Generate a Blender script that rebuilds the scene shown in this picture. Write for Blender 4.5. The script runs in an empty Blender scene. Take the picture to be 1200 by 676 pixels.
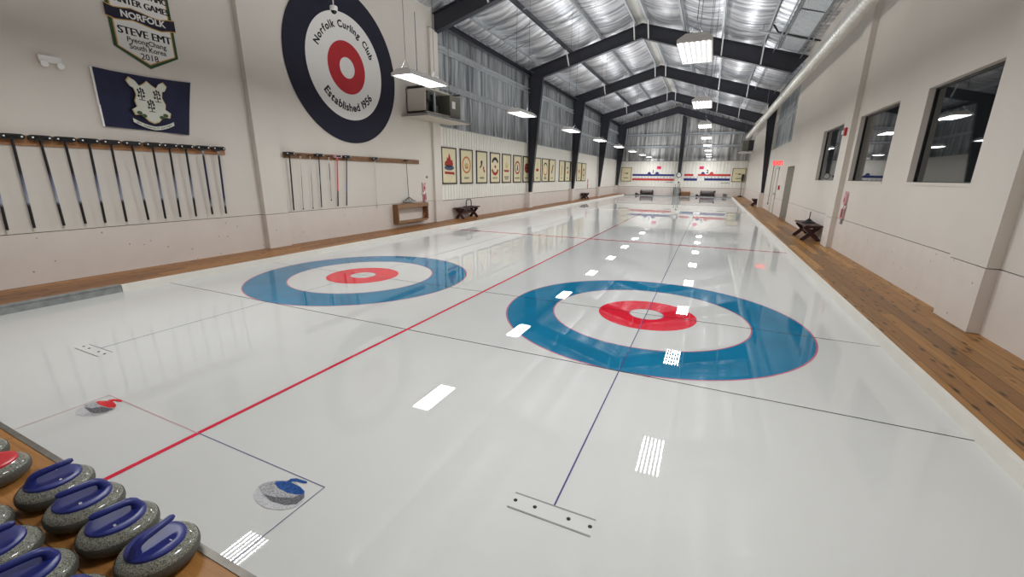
import bpy, bmesh, math, random
from math import pi, sin, cos, radians as R
from mathutils import Matrix, Vector
random.seed(7)
SC = bpy.context.scene
COL = SC.collection

# ------------------------------------------------------------------ camera
F_PX = 487.17
YAW, PITCH, ROLL = -.432, -.264, .010
CAM = Vector((.568, -5.454, 1.735))
fwd = Vector((sin(YAW) * cos(PITCH), cos(YAW) * cos(PITCH), sin(PITCH)))
rgt = fwd.cross(Vector((0, 0, 1))).normalized()
upv = rgt.cross(fwd)
r2 = rgt * cos(ROLL) + upv * sin(ROLL)
u2 = -rgt * sin(ROLL) + upv * cos(ROLL)
cd = bpy.data.cameras.new('camera')
cam = bpy.data.objects.new('camera', cd)
COL.objects.link(cam)
m3 = Matrix((r2, u2, -fwd)).transposed()
cam.matrix_world = Matrix.Translation(CAM) @ m3.to_4x4()
cd.sensor_fit = 'HORIZONTAL'
cd.sensor_width = 36
cd.lens = 36 * F_PX / 1200
cd.clip_start = .05
cd.clip_end = 200
SC.camera = cam


def at(u, v, ax, val):
    """point of the surveyed plane (axis ax = val) that the photo shows at u, v"""
    d = r2 * ((u - 600) / F_PX) + u2 * ((338 - v) / F_PX) + fwd
    t = (val - CAM[ax]) / d[ax]
    return CAM + d * t


# ------------------------------------------------------------------ materials
def lin(c):
    o = []
    for x in c:
        x /= 255
        o.append(x / 12.92 if x <= .04045 else ((x + .055) / 1.055) ** 2.4)
    return (*o, 1)


def new_mat(name):
    m = bpy.data.materials.new(name)
    m.use_nodes = True
    nt = m.node_tree
    return m, nt, nt.nodes['Principled BSDF']


def node(nt, t, **kw):
    n = nt.nodes.new(t)
    for k, v in kw.items():
        if hasattr(n, k):
            setattr(n, k, v)
        else:
            n.inputs[k].default_value = v
    return n


def mat(name, rgb, rough=.5, metal=0, var=.0, scale=8, stretch=(1, 1, 1), bump=0, bscale=None, bdist=.01, spec=.5, ior=None,
        rgb2=None, detail=3, coat=0):
    m, nt, b = new_mat(name)
    c1 = lin(rgb)
    b.inputs['Roughness'].default_value = rough
    b.inputs['Metallic'].default_value = metal
    b.inputs['Specular IOR Level'].default_value = spec
    b.inputs['Coat Weight'].default_value = coat
    if ior:
        b.inputs['IOR'].default_value = ior
    b.inputs['Base Color'].default_value = c1
    if var or bump or rgb2:
        tc = node(nt, 'ShaderNodeTexCoord')
        mp = node(nt, 'ShaderNodeMapping')
        mp.inputs['Scale'].default_value = stretch
        nt.links.new(tc.outputs['Object'], mp.inputs['Vector'])
    if var or rgb2:
        n = node(nt, 'ShaderNodeTexNoise')
        n.inputs['Scale'].default_value = scale
        n.inputs['Detail'].default_value = detail
        nt.links.new(mp.outputs['Vector'], n.inputs['Vector'])
        rp = node(nt, 'ShaderNodeValToRGB')
        if rgb2:
            ca, cb = c1, lin(rgb2)
        else:
            ca = tuple(max(0, x * (1 - var)) for x in c1[:3]) + (1,)
            cb = tuple(min(1, x * (1 + var)) for x in c1[:3]) + (1,)
        rp.color_ramp.elements[0].color = ca
        rp.color_ramp.elements[1].color = cb
        rp.color_ramp.elements[0].position = .3
        rp.color_ramp.elements[1].position = .7
        nt.links.new(n.outputs['Fac'], rp.inputs['Fac'])
        nt.links.new(rp.outputs['Color'], b.inputs['Base Color'])
    if bump:
        n2 = node(nt, 'ShaderNodeTexNoise')
        n2.inputs['Scale'].default_value = bscale or scale
        n2.inputs['Detail'].default_value = detail
        nt.links.new(mp.outputs['Vector'], n2.inputs['Vector'])
        bp = node(nt, 'ShaderNodeBump')
        bp.inputs['Strength'].default_value = bump
        bp.inputs['Distance'].default_value = bdist
        nt.links.new(n2.outputs['Fac'], bp.inputs['Height'])
        nt.links.new(bp.outputs['Normal'], b.inputs['Normal'])
    return m


def emit(name, rgb, strength):
    m, nt, b = new_mat(name)
    b.inputs['Base Color'].default_value = (0, 0, 0, 1)
    b.inputs['Emission Color'].default_value = lin(rgb)
    b.inputs['Emission Strength'].default_value = strength
    return m


def planks(name, along, width, cols, rough=.42, length=2.4):
    """boards laid side by side, each its own tone, grain and knots"""
    m, nt, b = new_mat(name)
    L = nt.links.new
    tc = node(nt, 'ShaderNodeTexCoord')
    sp = node(nt, 'ShaderNodeSeparateXYZ')
    L(tc.outputs['Object'], sp.inputs[0])
    a, c = ('Y', 'X') if along == 'Y' else ('X', 'Y')

    def M(op, x, y=None):
        n = node(nt, 'ShaderNodeMath', operation=op)
        for i, q in enumerate((x, y)):
            if q is None:
                continue
            if isinstance(q, (int, float)):
                n.inputs[i].default_value = q
            else:
                L(q, n.inputs[i])
        return n.outputs[0]
    v = M('DIVIDE', sp.outputs[c], width)
    idx = M('FLOOR', v)
    fr = M('FRACT', v)
    sh = M('MULTIPLY', M('FRACT', M('MULTIPLY', M('SINE', M('MULTIPLY', idx, 12.9898)), 43758.5)), length)
    u = M('DIVIDE', M('ADD', sp.outputs[a], sh), length)
    uid = M('FLOOR', u)
    ufr = M('FRACT', u)
    wn = node(nt, 'ShaderNodeTexWhiteNoise', noise_dimensions='2D')
    cb = node(nt, 'ShaderNodeCombineXYZ')
    L(idx, cb.inputs[0])
    L(uid, cb.inputs[1])
    L(cb.outputs[0], wn.inputs['Vector'])
    rp = node(nt, 'ShaderNodeValToRGB')
    el = rp.color_ramp.elements
    el[0].color = lin(cols[0])
    el[1].color = lin(cols[-1])
    for i, k in enumerate(cols[1:-1]):
        e = el.new((i + 1) / (len(cols) - 1))
        e.color = lin(k)
    L(wn.outputs['Value'], rp.inputs['Fac'])
    # grain
    cg = node(nt, 'ShaderNodeCombineXYZ')
    L(M('MULTIPLY', sp.outputs[a], 1.6), cg.inputs[0])
    L(M('MULTIPLY', sp.outputs[c], 42), cg.inputs[1])
    L(M('MULTIPLY', idx, 3.7), cg.inputs[2])
    ng = node(nt, 'ShaderNodeTexNoise')
    ng.inputs['Scale'].default_value = 1
    ng.inputs['Detail'].default_value = 5
    L(cg.outputs[0], ng.inputs['Vector'])
    g = node(nt, 'ShaderNodeMapRange')
    g.inputs['From Min'].default_value = .25
    g.inputs['From Max'].default_value = .75
    g.inputs['To Min'].default_value = .72
    g.inputs['To Max'].default_value = 1.2
    L(ng.outputs['Fac'], g.inputs['Value'])
    # knots
    ck = node(nt, 'ShaderNodeCombineXYZ')
    L(M('MULTIPLY', sp.outputs[a], 4.2), ck.inputs[0])
    L(M('MULTIPLY', sp.outputs[c], 13), ck.inputs[1])
    nk = node(nt, 'ShaderNodeTexVoronoi')
    nk.inputs['Scale'].default_value = 1
    L(ck.outputs[0], nk.inputs['Vector'])
    k = node(nt, 'ShaderNodeMapRange')
    k.inputs['From Min'].default_value = .12
    k.inputs['From Max'].default_value = .30
    k.inputs['To Min'].default_value = .22
    k.inputs['To Max'].default_value = 1
    L(nk.outputs['Distance'], k.inputs['Value'])
    # gaps between boards
    e1 = M('GREATER_THAN', M('ABSOLUTE', M('SUBTRACT', fr, .5)), .5 - .0035 / width)
    e2 = M('GREATER_THAN', M('ABSOLUTE', M('SUBTRACT', ufr, .5)), .5 - .003 / length)
    gap = M('SUBTRACT', 1, M('MULTIPLY', M('MAXIMUM', e1, e2), .72))
    f = M('MULTIPLY', M('MULTIPLY', g.outputs[0], k.outputs[0]), gap)
    mx = node(nt, 'ShaderNodeVectorMath', operation='SCALE')
    L(rp.outputs['Color'], mx.inputs[0])
    L(f, mx.inputs['Scale'])
    L(mx.outputs[0], b.inputs['Base Color'])
    b.inputs['Roughness'].default_value = rough
    b.inputs['Specular IOR Level'].default_value = .3
    bp = node(nt, 'ShaderNodeBump')
    bp.inputs['Strength'].default_value = .35
    bp.inputs['Distance'].default_value = .004
    L(f, bp.inputs['Height'])
    L(bp.outputs['Normal'], b.inputs['Normal'])
    return m


def ice(name, rgb, var=.015, rough=0):
    m, nt, b = new_mat(name)
    L = nt.links.new
    tc = node(nt, 'ShaderNodeTexCoord')
    n = node(nt, 'ShaderNodeTexNoise')
    n.inputs['Scale'].default_value = 1.3
    n.inputs['Detail'].default_value = 4
    L(tc.outputs['Object'], n.inputs['Vector'])
    c = lin(rgb)
    rp = node(nt, 'ShaderNodeValToRGB')
    rp.color_ramp.elements[0].position = .3
    rp.color_ramp.elements[1].position = .7
    rp.color_ramp.elements[0].color = tuple(x * (1 - var) for x in c[:3]) + (1,)
    rp.color_ramp.elements[1].color = tuple(min(1, x * (1 + var)) for x in c[:3]) + (1,)
    L(n.outputs['Fac'], rp.inputs['Fac'])
    L(rp.outputs['Color'], b.inputs['Base Color'])
    b.inputs['Roughness'].default_value = rough
    b.inputs['IOR'].default_value = 1.36
    return m


def foil(name, stretch, rgb=(176, 178, 180), rgb2=(120, 122, 126), rough=.36, bump=.55):
    m, nt, b = new_mat(name)
    L = nt.links.new
    tc = node(nt, 'ShaderNodeTexCoord')
    mp = node(nt, 'ShaderNodeMapping')
    mp.inputs['Scale'].default_value = stretch
    L(tc.outputs['Object'], mp.inputs['Vector'])
    n = node(nt, 'ShaderNodeTexNoise')
    n.inputs['Scale'].default_value = 1
    n.inputs['Detail'].default_value = 3
    n.inputs['Distortion'].default_value = .4
    L(mp.outputs['Vector'], n.inputs['Vector'])
    rp = node(nt, 'ShaderNodeValToRGB')
    rp.color_ramp.elements[0].position = .35
    rp.color_ramp.elements[1].position = .65
    rp.color_ramp.elements[0].color = lin(rgb2)
    rp.color_ramp.elements[1].color = lin(rgb)
    L(n.outputs['Fac'], rp.inputs['Fac'])
    L(rp.outputs['Color'], b.inputs['Base Color'])
    b.inputs['Metallic'].default_value = .6
    b.inputs['Roughness'].default_value = rough
    bp = node(nt, 'ShaderNodeBump')
    bp.inputs['Strength'].default_value = bump
    bp.inputs['Distance'].default_value = .05
    L(n.outputs['Fac'], bp.inputs['Height'])
    L(bp.outputs['Normal'], b.inputs['Normal'])
    return m


def shaft_mat(name, stops, z0=-1.3, z1=0):
    """broom shaft painted in bands along its length (local z)"""
    m, nt, b = new_mat(name)
    L = nt.links.new
    tc = node(nt, 'ShaderNodeTexCoord')
    sp = node(nt, 'ShaderNodeSeparateXYZ')
    L(tc.outputs['Object'], sp.inputs[0])
    mr = node(nt, 'ShaderNodeMapRange')
    mr.inputs['From Min'].default_value = z1
    mr.inputs['From Max'].default_value = z0
    L(sp.outputs['Z'], mr.inputs['Value'])
    rp = node(nt, 'ShaderNodeValToRGB')
    el = rp.color_ramp.elements
    el[0].position, el[0].color = stops[0][0], lin(stops[0][1])
    el[1].position, el[1].color = stops[-1][0], lin(stops[-1][1])
    for p, c in stops[1:-1]:
        e = el.new(p)
        e.color = lin(c)
    L(mr.outputs[0], rp.inputs['Fac'])
    L(rp.outputs['Color'], b.inputs['Base Color'])
    b.inputs['Roughness'].default_value = .3
    return m


def granite(name):
    m, nt, b = new_mat(name)
    L = nt.links.new
    tc = node(nt, 'ShaderNodeTexCoord')
    v = node(nt, 'ShaderNodeTexVoronoi')
    v.inputs['Scale'].default_value = 330
    L(tc.outputs['Object'], v.inputs['Vector'])
    sp = node(nt, 'ShaderNodeSeparateColor')
    L(v.outputs['Color'], sp.inputs[0])
    rp = node(nt, 'ShaderNodeValToRGB')
    el = rp.color_ramp.elements
    el[0].position, el[0].color = 0, lin((72, 73, 65))
    el[1].position, el[1].color = 1, lin((164, 163, 148))
    for p, c in ((.25, (104, 106, 97)), (.5, (128, 129, 118)), (.8, (146, 147, 136))):
        e = el.new(p)
        e.color = lin(c)
    L(sp.outputs[0], rp.inputs['Fac'])
    L(rp.outputs['Color'], b.inputs['Base Color'])
    b.inputs['Roughness'].default_value = .12
    return m


M = {}
M['ice'] = ice('ice', (206, 207, 204))
M['ice_blue'] = ice('ice_blue', (26, 118, 156), .14)
M['ice_red'] = ice('ice_red', (222, 38, 58), .07)
M['ice_white'] = ice('ice_white', (208, 209, 206))
M['ice_rim'] = ice('ice_rim', (190, 110, 130))
M['ice_line_red'] = ice('ice_line_red', (208, 40, 66), .12)
M['ice_line_black'] = ice('ice_line_black', (48, 50, 56), .2)
M['ice_line_blue'] = ice('ice_line_blue', (84, 84, 130), .2)
M['ice_line_pale_red'] = ice('ice_line_pale_red', (214, 150, 160), .1)
M['drywall'] = mat('drywall', (212, 206, 196), .85, var=.015, scale=1.2)
M['drywall_right'] = mat('drywall_right', (211, 204, 194), .85, var=.015, scale=1.2)
M['liner'] = mat('liner', (228, 225, 215), .6)
M['gap'] = mat('gap', (60, 56, 52), .9)
M['foil_roof'] = foil('foil_roof', (.5, 5.0, 1), (240, 241, 243), (150, 154, 162), .34, .9)
M['foil_side'] = foil('foil_side', (1, 5.0, .35), (206, 210, 212), (120, 124, 128), .4, .6)
M['foil_end'] = foil('foil_end', (5.0, 1, .35), (222, 222, 220), (132, 133, 134), .4, .6)
M['steel_dark'] = mat('steel_dark', (46, 47, 55), .45, 0, var=.1, scale=3)
M['galv'] = mat('galv', (176, 180, 183), .42, .25, var=.12, scale=6)
M['galv_dark'] = mat('galv_dark', (132, 136, 140), .45, .25, var=.15, scale=4)
M['brace'] = mat('brace', (206, 208, 208), .4, var=.05)
M['ridge'] = mat('ridge', (198, 197, 192), .6)
M['wood_right'] = planks('wood_right', 'Y', .15, [(132, 92, 52), (164, 118, 64), (112, 80, 50), (182, 134, 74), (148, 104, 58)], .4, 3.2)
M['wood_left'] = planks('wood_left', 'Y', .16, [(164, 114, 68), (134, 92, 58), (176, 126, 76)], .45)
M['wood_deck'] = planks('wood_deck', 'X', .62, [(176, 124, 66), (160, 110, 58), (150, 96, 56)], .45, 4)
M['kerb'] = mat('kerb', (222, 219, 210), .5, var=.02, scale=5)
M['steel_rail'] = mat('steel_rail', (140, 144, 143), .45, .2, var=.2, scale=9)
M['steel_edge'] = mat('steel_edge', (120, 116, 108), .45, .6, var=.2, scale=9)
M['black'] = mat('black', (18, 18, 20), .4)
M['black_gloss'] = mat('black_gloss', (14, 14, 16), .2)
M['white'] = mat('white', (232, 230, 226), .45)
M['grey'] = mat('grey', (140, 140, 138), .5, var=.1, scale=6)
M['grey_dark'] = mat('grey_dark', (74, 76, 78), .5)
M['pine'] = mat('pine', (172, 122, 74), .5, rgb2=(146, 98, 58), stretch=(8, 1.2, 8), scale=4, detail=5)
M['pine_dark'] = mat('pine_dark', (138, 98, 60), .5, rgb2=(100, 68, 42), stretch=(8, 1.2, 8), scale=4, detail=5)
M['oak'] = mat('oak', (158, 122, 88), .55, rgb2=(128, 94, 66), stretch=(9, 1.2, 9), scale=4, detail=5)
M['frame_brown'] = mat('frame_brown', (62, 42, 28), .4, rgb2=(46, 30, 20), stretch=(6, 6, 2), scale=8)
M['frame_gold'] = mat('frame_gold', (142, 112, 70), .45, rgb2=(120, 92, 56), scale=8)
M['paper'] = mat('paper', (216, 206, 170), .8, var=.03, scale=5)
M['bench'] = mat('bench', (72, 32, 30), .5, rgb2=(44, 20, 20), stretch=(9, 1.2, 9), scale=4, detail=4)
M['navy'] = mat('navy', (26, 26, 44), .85, var=.12, scale=5)
M['sign_white'] = mat('sign_white', (226, 224, 220), .8)
M['sign_red'] = mat('sign_red', (176, 38, 44), .8, var=.05, scale=3)
M['ink'] = mat('ink', (26, 25, 27), .8)
M['flag_navy'] = mat('flag_navy', (17, 20, 54), .75, var=.18, scale=4, bump=.25, bscale=5, bdist=.02)
M['banner_green'] = mat('banner_green', (44, 74, 48), .8)
M['banner_gold'] = mat('banner_gold', (196, 158, 84), .7)
M['banner_navy'] = mat('banner_navy', (28, 26, 46), .8)
M['cream'] = mat('cream', (206, 207, 194), .8)
M['vine'] = mat('vine', (44, 42, 40), .8)
M['vine_green'] = mat('vine_green', (66, 86, 52), .8)
M['handle_blue'] = mat('handle_blue', (34, 44, 118), .36)
M['handle_red'] = mat('handle_red', (206, 36, 46), .34)
M['granite'] = granite('granite')
M['granite_band'] = mat('granite_band', (74, 75, 69), .6, rgb2=(98, 98, 90), scale=180, detail=2)
M['duct'] = mat('duct', (214, 213, 206), .38, .55, var=.05, scale=3)
M['casing'] = mat('casing', (204, 198, 186), .6)
M['olive'] = mat('olive', (110, 108, 98), .5)
M['red'] = mat('red', (186, 38, 44), .45)
M['pink'] = mat('pink', (214, 164, 172), .6)
M['magenta'] = mat('magenta', (216, 44, 104), .7)
M['bar_blue'] = mat('bar_blue', (34, 40, 112), .6)
M['bar_red'] = mat('bar_red', (190, 54, 52), .6)
M['door'] = mat('door', (176, 172, 162), .6)
M['po_red'] = mat('po_red', (156, 42, 38), .8)
M['po_orange'] = mat('po_orange', (190, 108, 52), .8)
M['po_dark'] = mat('po_dark', (40, 42, 44), .8)
M['po_blue'] = mat('po_blue', (70, 80, 112), .8)
M['po_tan'] = mat('po_tan', (190, 168, 110), .8)
M['tube'] = emit('tube', (250, 251, 252), 7)
M['tube'].cycles.emission_sampling = 'NONE'
M['reflector'] = mat('reflector', (185, 185, 183), .5)
M['exit_glow'] = emit('exit_glow', (255, 60, 60), 2.2)


def concrete(name, rgb):
    m, nt, b = new_mat(name)
    L = nt.links.new
    tc = node(nt, 'ShaderNodeTexCoord')
    v = node(nt, 'ShaderNodeTexVoronoi')
    v.inputs['Scale'].default_value = 5.5
    v.inputs['Randomness'].default_value = 1
    nz = node(nt, 'ShaderNodeTexNoise')
    nz.inputs['Scale'].default_value = 3
    L(tc.outputs['Object'], v.inputs['Vector'])
    L(tc.outputs['Object'], nz.inputs['Vector'])
    mr = node(nt, 'ShaderNodeMapRange')
    mr.inputs['From Min'].default_value = .055
    mr.inputs['From Max'].default_value = .09
    L(v.outputs['Distance'], mr.inputs['Value'])
    mx = node(nt, 'ShaderNodeMix', data_type='RGBA')
    c = lin(rgb)
    mx.inputs['A'].default_value = tuple(x * .5 for x in c[:3]) + (1,)
    L(mr.outputs[0], mx.inputs['Factor'])
    rp = node(nt, 'ShaderNodeValToRGB')
    rp.color_ramp.elements[0].color = tuple(x * .93 for x in c[:3]) + (1,)
    rp.color_ramp.elements[1].color = tuple(x * 1.05 for x in c[:3]) + (1,)
    L(nz.outputs['Fac'], rp.inputs['Fac'])
    L(rp.outputs['Color'], mx.inputs['B'])
    L(mx.outputs['Result'], b.inputs['Base Color'])
    b.inputs['Roughness'].default_value = .8
    bp = node(nt, 'ShaderNodeBump')
    bp.inputs['Strength'].default_value = .4
    bp.inputs['Distance'].default_value = .01
    L(mr.outputs[0], bp.inputs['Height'])
    L(bp.outputs['Normal'], b.inputs['Normal'])
    return m


M['concrete'] = concrete('concrete', (214, 205, 197))
# window glass: dark room behind, mirror-like from the lit hall
m_, nt_, b_ = new_mat('window_glass')
b_.inputs['Base Color'].default_value = lin((24, 27, 28))
b_.inputs['Roughness'].default_value = .02
b_.inputs['IOR'].default_value = 1.75
M['glass'] = m_


# ------------------------------------------------------------------ mesh builder
class MB:
    def __init__(s):
        s.v, s.f, s.mi = [], [], []
        s.cur = 0

    def add(s, vs, fs):
        o = len(s.v)
        s.v += [Vector(p) for p in vs]
        s.f += [tuple(i + o for i in f) for f in fs]
        s.mi += [s.cur] * len(fs)
        return s

    def box(s, x0, x1, y0, y1, z0, z1, T=None):
        vs = [Vector(p) for p in ((x0, y0, z0), (x1, y0, z0), (x1, y1, z0), (x0, y1, z0), (x0, y0, z1), (x1, y0, z1), (x1, y1, z1), (x0, y1, z1))]
        if T is not None:
            vs = [T @ p for p in vs]
        return s.add(vs, [(0, 3, 2, 1), (4, 5, 6, 7), (0, 1, 5, 4), (1, 2, 6, 5), (2, 3, 7, 6), (3, 0, 4, 7)])

    def bar(s, a, b, w, h, up=(0, 0, 1)):
        """rectangular bar from a to b, w across, h along up"""
        a, b = Vector(a), Vector(b)
        d = (b - a).normalized()
        x = d.cross(Vector(up))
        if x.length < 1e-6:
            x = d.cross(Vector((0, 1, 0)))
        x.normalize()
        z = x.cross(d)
        vs = []
        for p in (a, b):
            for i, j in ((-1, -1), (1, -1), (1, 1), (-1, 1)):
                vs.append(p + x * (i * w / 2) + z * (j * h / 2))
        return s.add(vs, [(0, 1, 2, 3), (7, 6, 5, 4), (0, 4, 5, 1), (1, 5, 6, 2), (2, 6, 7, 3), (3, 7, 4, 0)])

    def tube(s, path, r, n=10, cap=True):
        P = [Vector(p) for p in path]
        rs = r if isinstance(r, (list, tuple)) else [r] * len(P)
        base = len(s.v)
        prev = None
        vs, fs = [], []
        for i, p in enumerate(P):
            d = (P[min(i + 1, len(P) - 1)] - P[max(i - 1, 0)]).normalized()
            if prev is None:
                x = d.orthogonal().normalized()
            else:
                x = (prev - d * prev.dot(d)).normalized()
            prev = x
            y = d.cross(x)
            for k in range(n):
                t = 2 * pi * k / n
                vs.append(p + (x * cos(t) + y * sin(t)) * rs[i])
        for i in range(len(P) - 1):
            for k in range(n):
                k2 = (k + 1) % n
                fs.append((i * n + k, i * n + k2, (i + 1) * n + k2, (i + 1) * n + k))
        if cap:
            fs.append(tuple(range(n))[::-1])
            fs.append(tuple((len(P) - 1) * n + k for k in range(n)))
        return s.add(vs, fs)

    def lathe(s, prof, n=32, c=(0, 0, 0), sx=1, sy=1, cap=True):
        vs, fs = [], []
        for r, z in prof:
            for k in range(n):
                t = 2 * pi * k / n
                vs.append((c[0] + sx * r * cos(t), c[1] + sy * r * sin(t), c[2] + z))
        for i in range(len(prof) - 1):
            for k in range(n):
                k2 = (k + 1) % n
                fs.append((i * n + k, i * n + k2, (i + 1) * n + k2, (i + 1) * n + k))
        if cap:
            fs.append(tuple(range(n))[::-1])
            fs.append(tuple((len(prof) - 1) * n + k for k in range(n)))
        return s.add(vs, fs)

    def prism(s, poly, d0, d1, T):
        """2D polygon (a, b) extruded from d0 to d1; T maps (a, b, d) to 3D"""
        n = len(poly)
        vs = [T(a, b, d0) for a, b in poly] + [T(a, b, d1) for a, b in poly]
        fs = [tuple(range(n))[::-1], tuple(range(n, 2 * n))]
        fs += [(i, (i + 1) % n, n + (i + 1) % n, n + i) for i in range(n)]
        return s.add(vs, fs)

    def annulus(s, r0, r1, c, z, n=128, T=None):
        vs, fs = [], []
        if r0 <= 0:
            vs = [(c[0] + r1 * cos(2 * pi * k / n), c[1] + r1 * sin(2 * pi * k / n), z) for k in range(n)]
            fs = [tuple(range(n))]
        else:
            for r in (r0, r1):
                vs += [(c[0] + r * cos(2 * pi * k / n), c[1] + r * sin(2 * pi * k / n), z) for k in range(n)]
            fs = [(k, (k + 1) % n, n + (k + 1) % n, n + k)[::-1] for k in range(n)]
        return s.add(vs, fs)

    def build(s, name, m, parent=None, smooth=False, shift=True, loc=None):
        me = bpy.data.meshes.new(name)
        off = Vector((0, 0, 0))
        if parent is not None and shift:
            p = parent
            while p is not None:
                off += p.location
                p = p.parent
        if loc is not None:
            off += Vector(loc)
        me.from_pydata([tuple(p - off) for p in s.v], [], s.f)
        ms = m if isinstance(m, (list, tuple)) else [m]
        for q in ms:
            me.materials.append(M[q] if isinstance(q, str) else q)
        if len(ms) > 1:
            for p, i in zip(me.polygons, s.mi):
                p.material_index = i
        bm = bmesh.new()
        bm.from_mesh(me)
        bmesh.ops.recalc_face_normals(bm, faces=bm.faces)
        if smooth:
            for f in bm.faces:
                f.smooth = True
            for e in bm.edges:
                if len(e.link_faces) == 2 and e.calc_face_angle(0) > R(35):
                    e.smooth = False
        bm.to_mesh(me)
        bm.free()
        o = bpy.data.objects.new(name, me)
        COL.objects.link(o)
        if parent is not None:
            o.parent = parent
        if loc is not None:
            o.location = loc
        return o


def tag(o, label, cat, group=None, kind=None):
    o['label'] = label
    o['category'] = cat
    if group:
        o['group'] = group
    if kind:
        o['kind'] = kind
    return o


def thing(name, label, cat, loc=(0, 0, 0), group=None, rz=0):
    o = bpy.data.objects.new(name, None)
    COL.objects.link(o)
    o.location = loc
    o.rotation_euler = (0, 0, rz)
    o.empty_display_size = .1
    return tag(o, label, cat, group)


def struct(o, label, cat):
    return tag(o, label, cat, None, 'structure')


def copy_tree(o, parent=None):
    c = o.copy()
    COL.objects.link(c)
    c.parent = parent
    for ch in list(o.children):
        copy_tree(ch, c)
    return c


_glyph = {}


def text_mb(s, size, bold=.0, extrude=.001, align='CENTER'):
    """letters as a mesh in the xy plane, baseline at y = 0"""
    cu = bpy.data.curves.new('txt', 'FONT')
    cu.body = s
    cu.size = size
    cu.extrude = extrude
    cu.offset = bold
    cu.align_x = align
    cu.resolution_u = 3
    ob = bpy.data.objects.new('txt', cu)
    COL.objects.link(ob)
    bpy.context.view_layer.update()
    dg = bpy.context.evaluated_depsgraph_get()
    me = bpy.data.meshes.new_from_object(ob.evaluated_get(dg))
    vs = [v.co.copy() for v in me.vertices]
    fs = [tuple(p.vertices) for p in me.polygons]
    bpy.data.objects.remove(ob)
    bpy.data.curves.remove(cu)
    bpy.data.meshes.remove(me)
    return vs, fs


# frames for flat things on the walls: (a across as seen, b up, d out of the wall)
def TL(x0):   # left wall, facing +x; reading direction is +y
    return lambda a, b, d: Vector((x0 + d, a, b))


def TF(y0):   # far wall, facing -y; reading direction is +x
    return lambda a, b, d: Vector((a, y0 - d, b))


def TR(x0):   # right wall, facing -x; reading direction is -y
    return lambda a, b, d: Vector((x0 - d, a, b))


def put_text(mb, s, size, a, b, d, T, bold=0, rot=0, sx=1, flip=1):
    vs, fs = text_mb(s, size, bold)
    c, q = cos(rot), sin(rot)
    mb.add([T(a + flip * (v.x * sx * c - v.y * q), b + v.x * sx * q + v.y * c, d + v.z) for v in vs], fs)


def ell(ca, cb, ra, rb, n=28, a0=0, a1=2 * pi):
    full = abs(a1 - a0 - 2 * pi) < 1e-6
    k = n if full else n + 1
    return [(ca + ra * cos(a0 + (a1 - a0) * i / n), cb + rb * sin(a0 + (a1 - a0) * i / n)) for i in range(k)]


def arcband(ca, cb, r0, r1, a0, a1, n=20, sb=1):
    o = [(ca + r1 * cos(a0 + (a1 - a0) * i / n), cb + sb * r1 * sin(a0 + (a1 - a0) * i / n)) for i in range(n + 1)]
    i_ = [(ca + r0 * cos(a1 + (a0 - a1) * i / n), cb + sb * r0 * sin(a1 + (a0 - a1) * i / n)) for i in range(n + 1)]
    return o, i_


def add_band(mb, ca, cb, r0, r1, a0, a1, d0, d1, T, n=24, sb=1):
    for i in range(n):
        t0, t1 = a0 + (a1 - a0) * i / n, a0 + (a1 - a0) * (i + 1) / n
        mb.prism([(ca + r0 * cos(t0), cb + sb * r0 * sin(t0)), (ca + r1 * cos(t0), cb + sb * r1 * sin(t0)),
                  (ca + r1 * cos(t1), cb + sb * r1 * sin(t1)), (ca + r0 * cos(t1), cb + sb * r0 * sin(t1))], d0, d1, T)


ORD = ['first', 'second', 'third', 'fourth', 'fifth', 'sixth', 'seventh', 'eighth', 'ninth', 'tenth', 'eleventh', 'twelfth',
       'thirteenth', 'fourteenth', 'fifteenth']

# ------------------------------------------------------------------ key dimensions
XL, XR = -8.38, 3.45          # inner faces of the side walls
YF, YB = 39.3, -9.0           # far wall, wall behind the camera
IX0, IX1 = -7.25, 2.43        # ice edges
IY0, IY1 = -4.66, 38.4
ZW = .105                     # walkway height
DX = -4.88                    # tee of the left sheet
DIV = -2.44
RIDGE = -2.98
FRAMES = [-.2, 7.55, 15.75, 23.5, 31.3, 39.05]
DZ = [0, 0, 0, 0, -.16, -.13]


def zlow(x):                  # underside of the rafters
    return 7.68 - (.258 if x < RIDGE else .315) * abs(x - RIDGE)


def ztop(x):                  # top of the rafters
    return 8.27 - (.262 if x < RIDGE else .298) * abs(x - RIDGE)


def zroof(x):
    return ztop(x) + .23


# ------------------------------------------------------------------ floor: the ice
fl = MB().box(IX0, IX1, IY0, IY1, -.12, 0).build('floor', 'ice')
struct(fl, 'glossy white curling ice with two painted sheets', 'ice floor')
sub = struct(MB().box(-9, 4.2, YB, YF + .2, -.3, -.121).build('floor_slab', 'grey'), 'grey slab under the whole hall', 'floor')


def on_ice(mb, name, m):
    return mb.build(name, m, fl)


def strip(x0, x1, y0, y1, z):
    return MB().add([(x0, y0, z), (x1, y0, z), (x1, y1, z), (x0, y1, z)], [(0, 1, 2, 3)])


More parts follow.
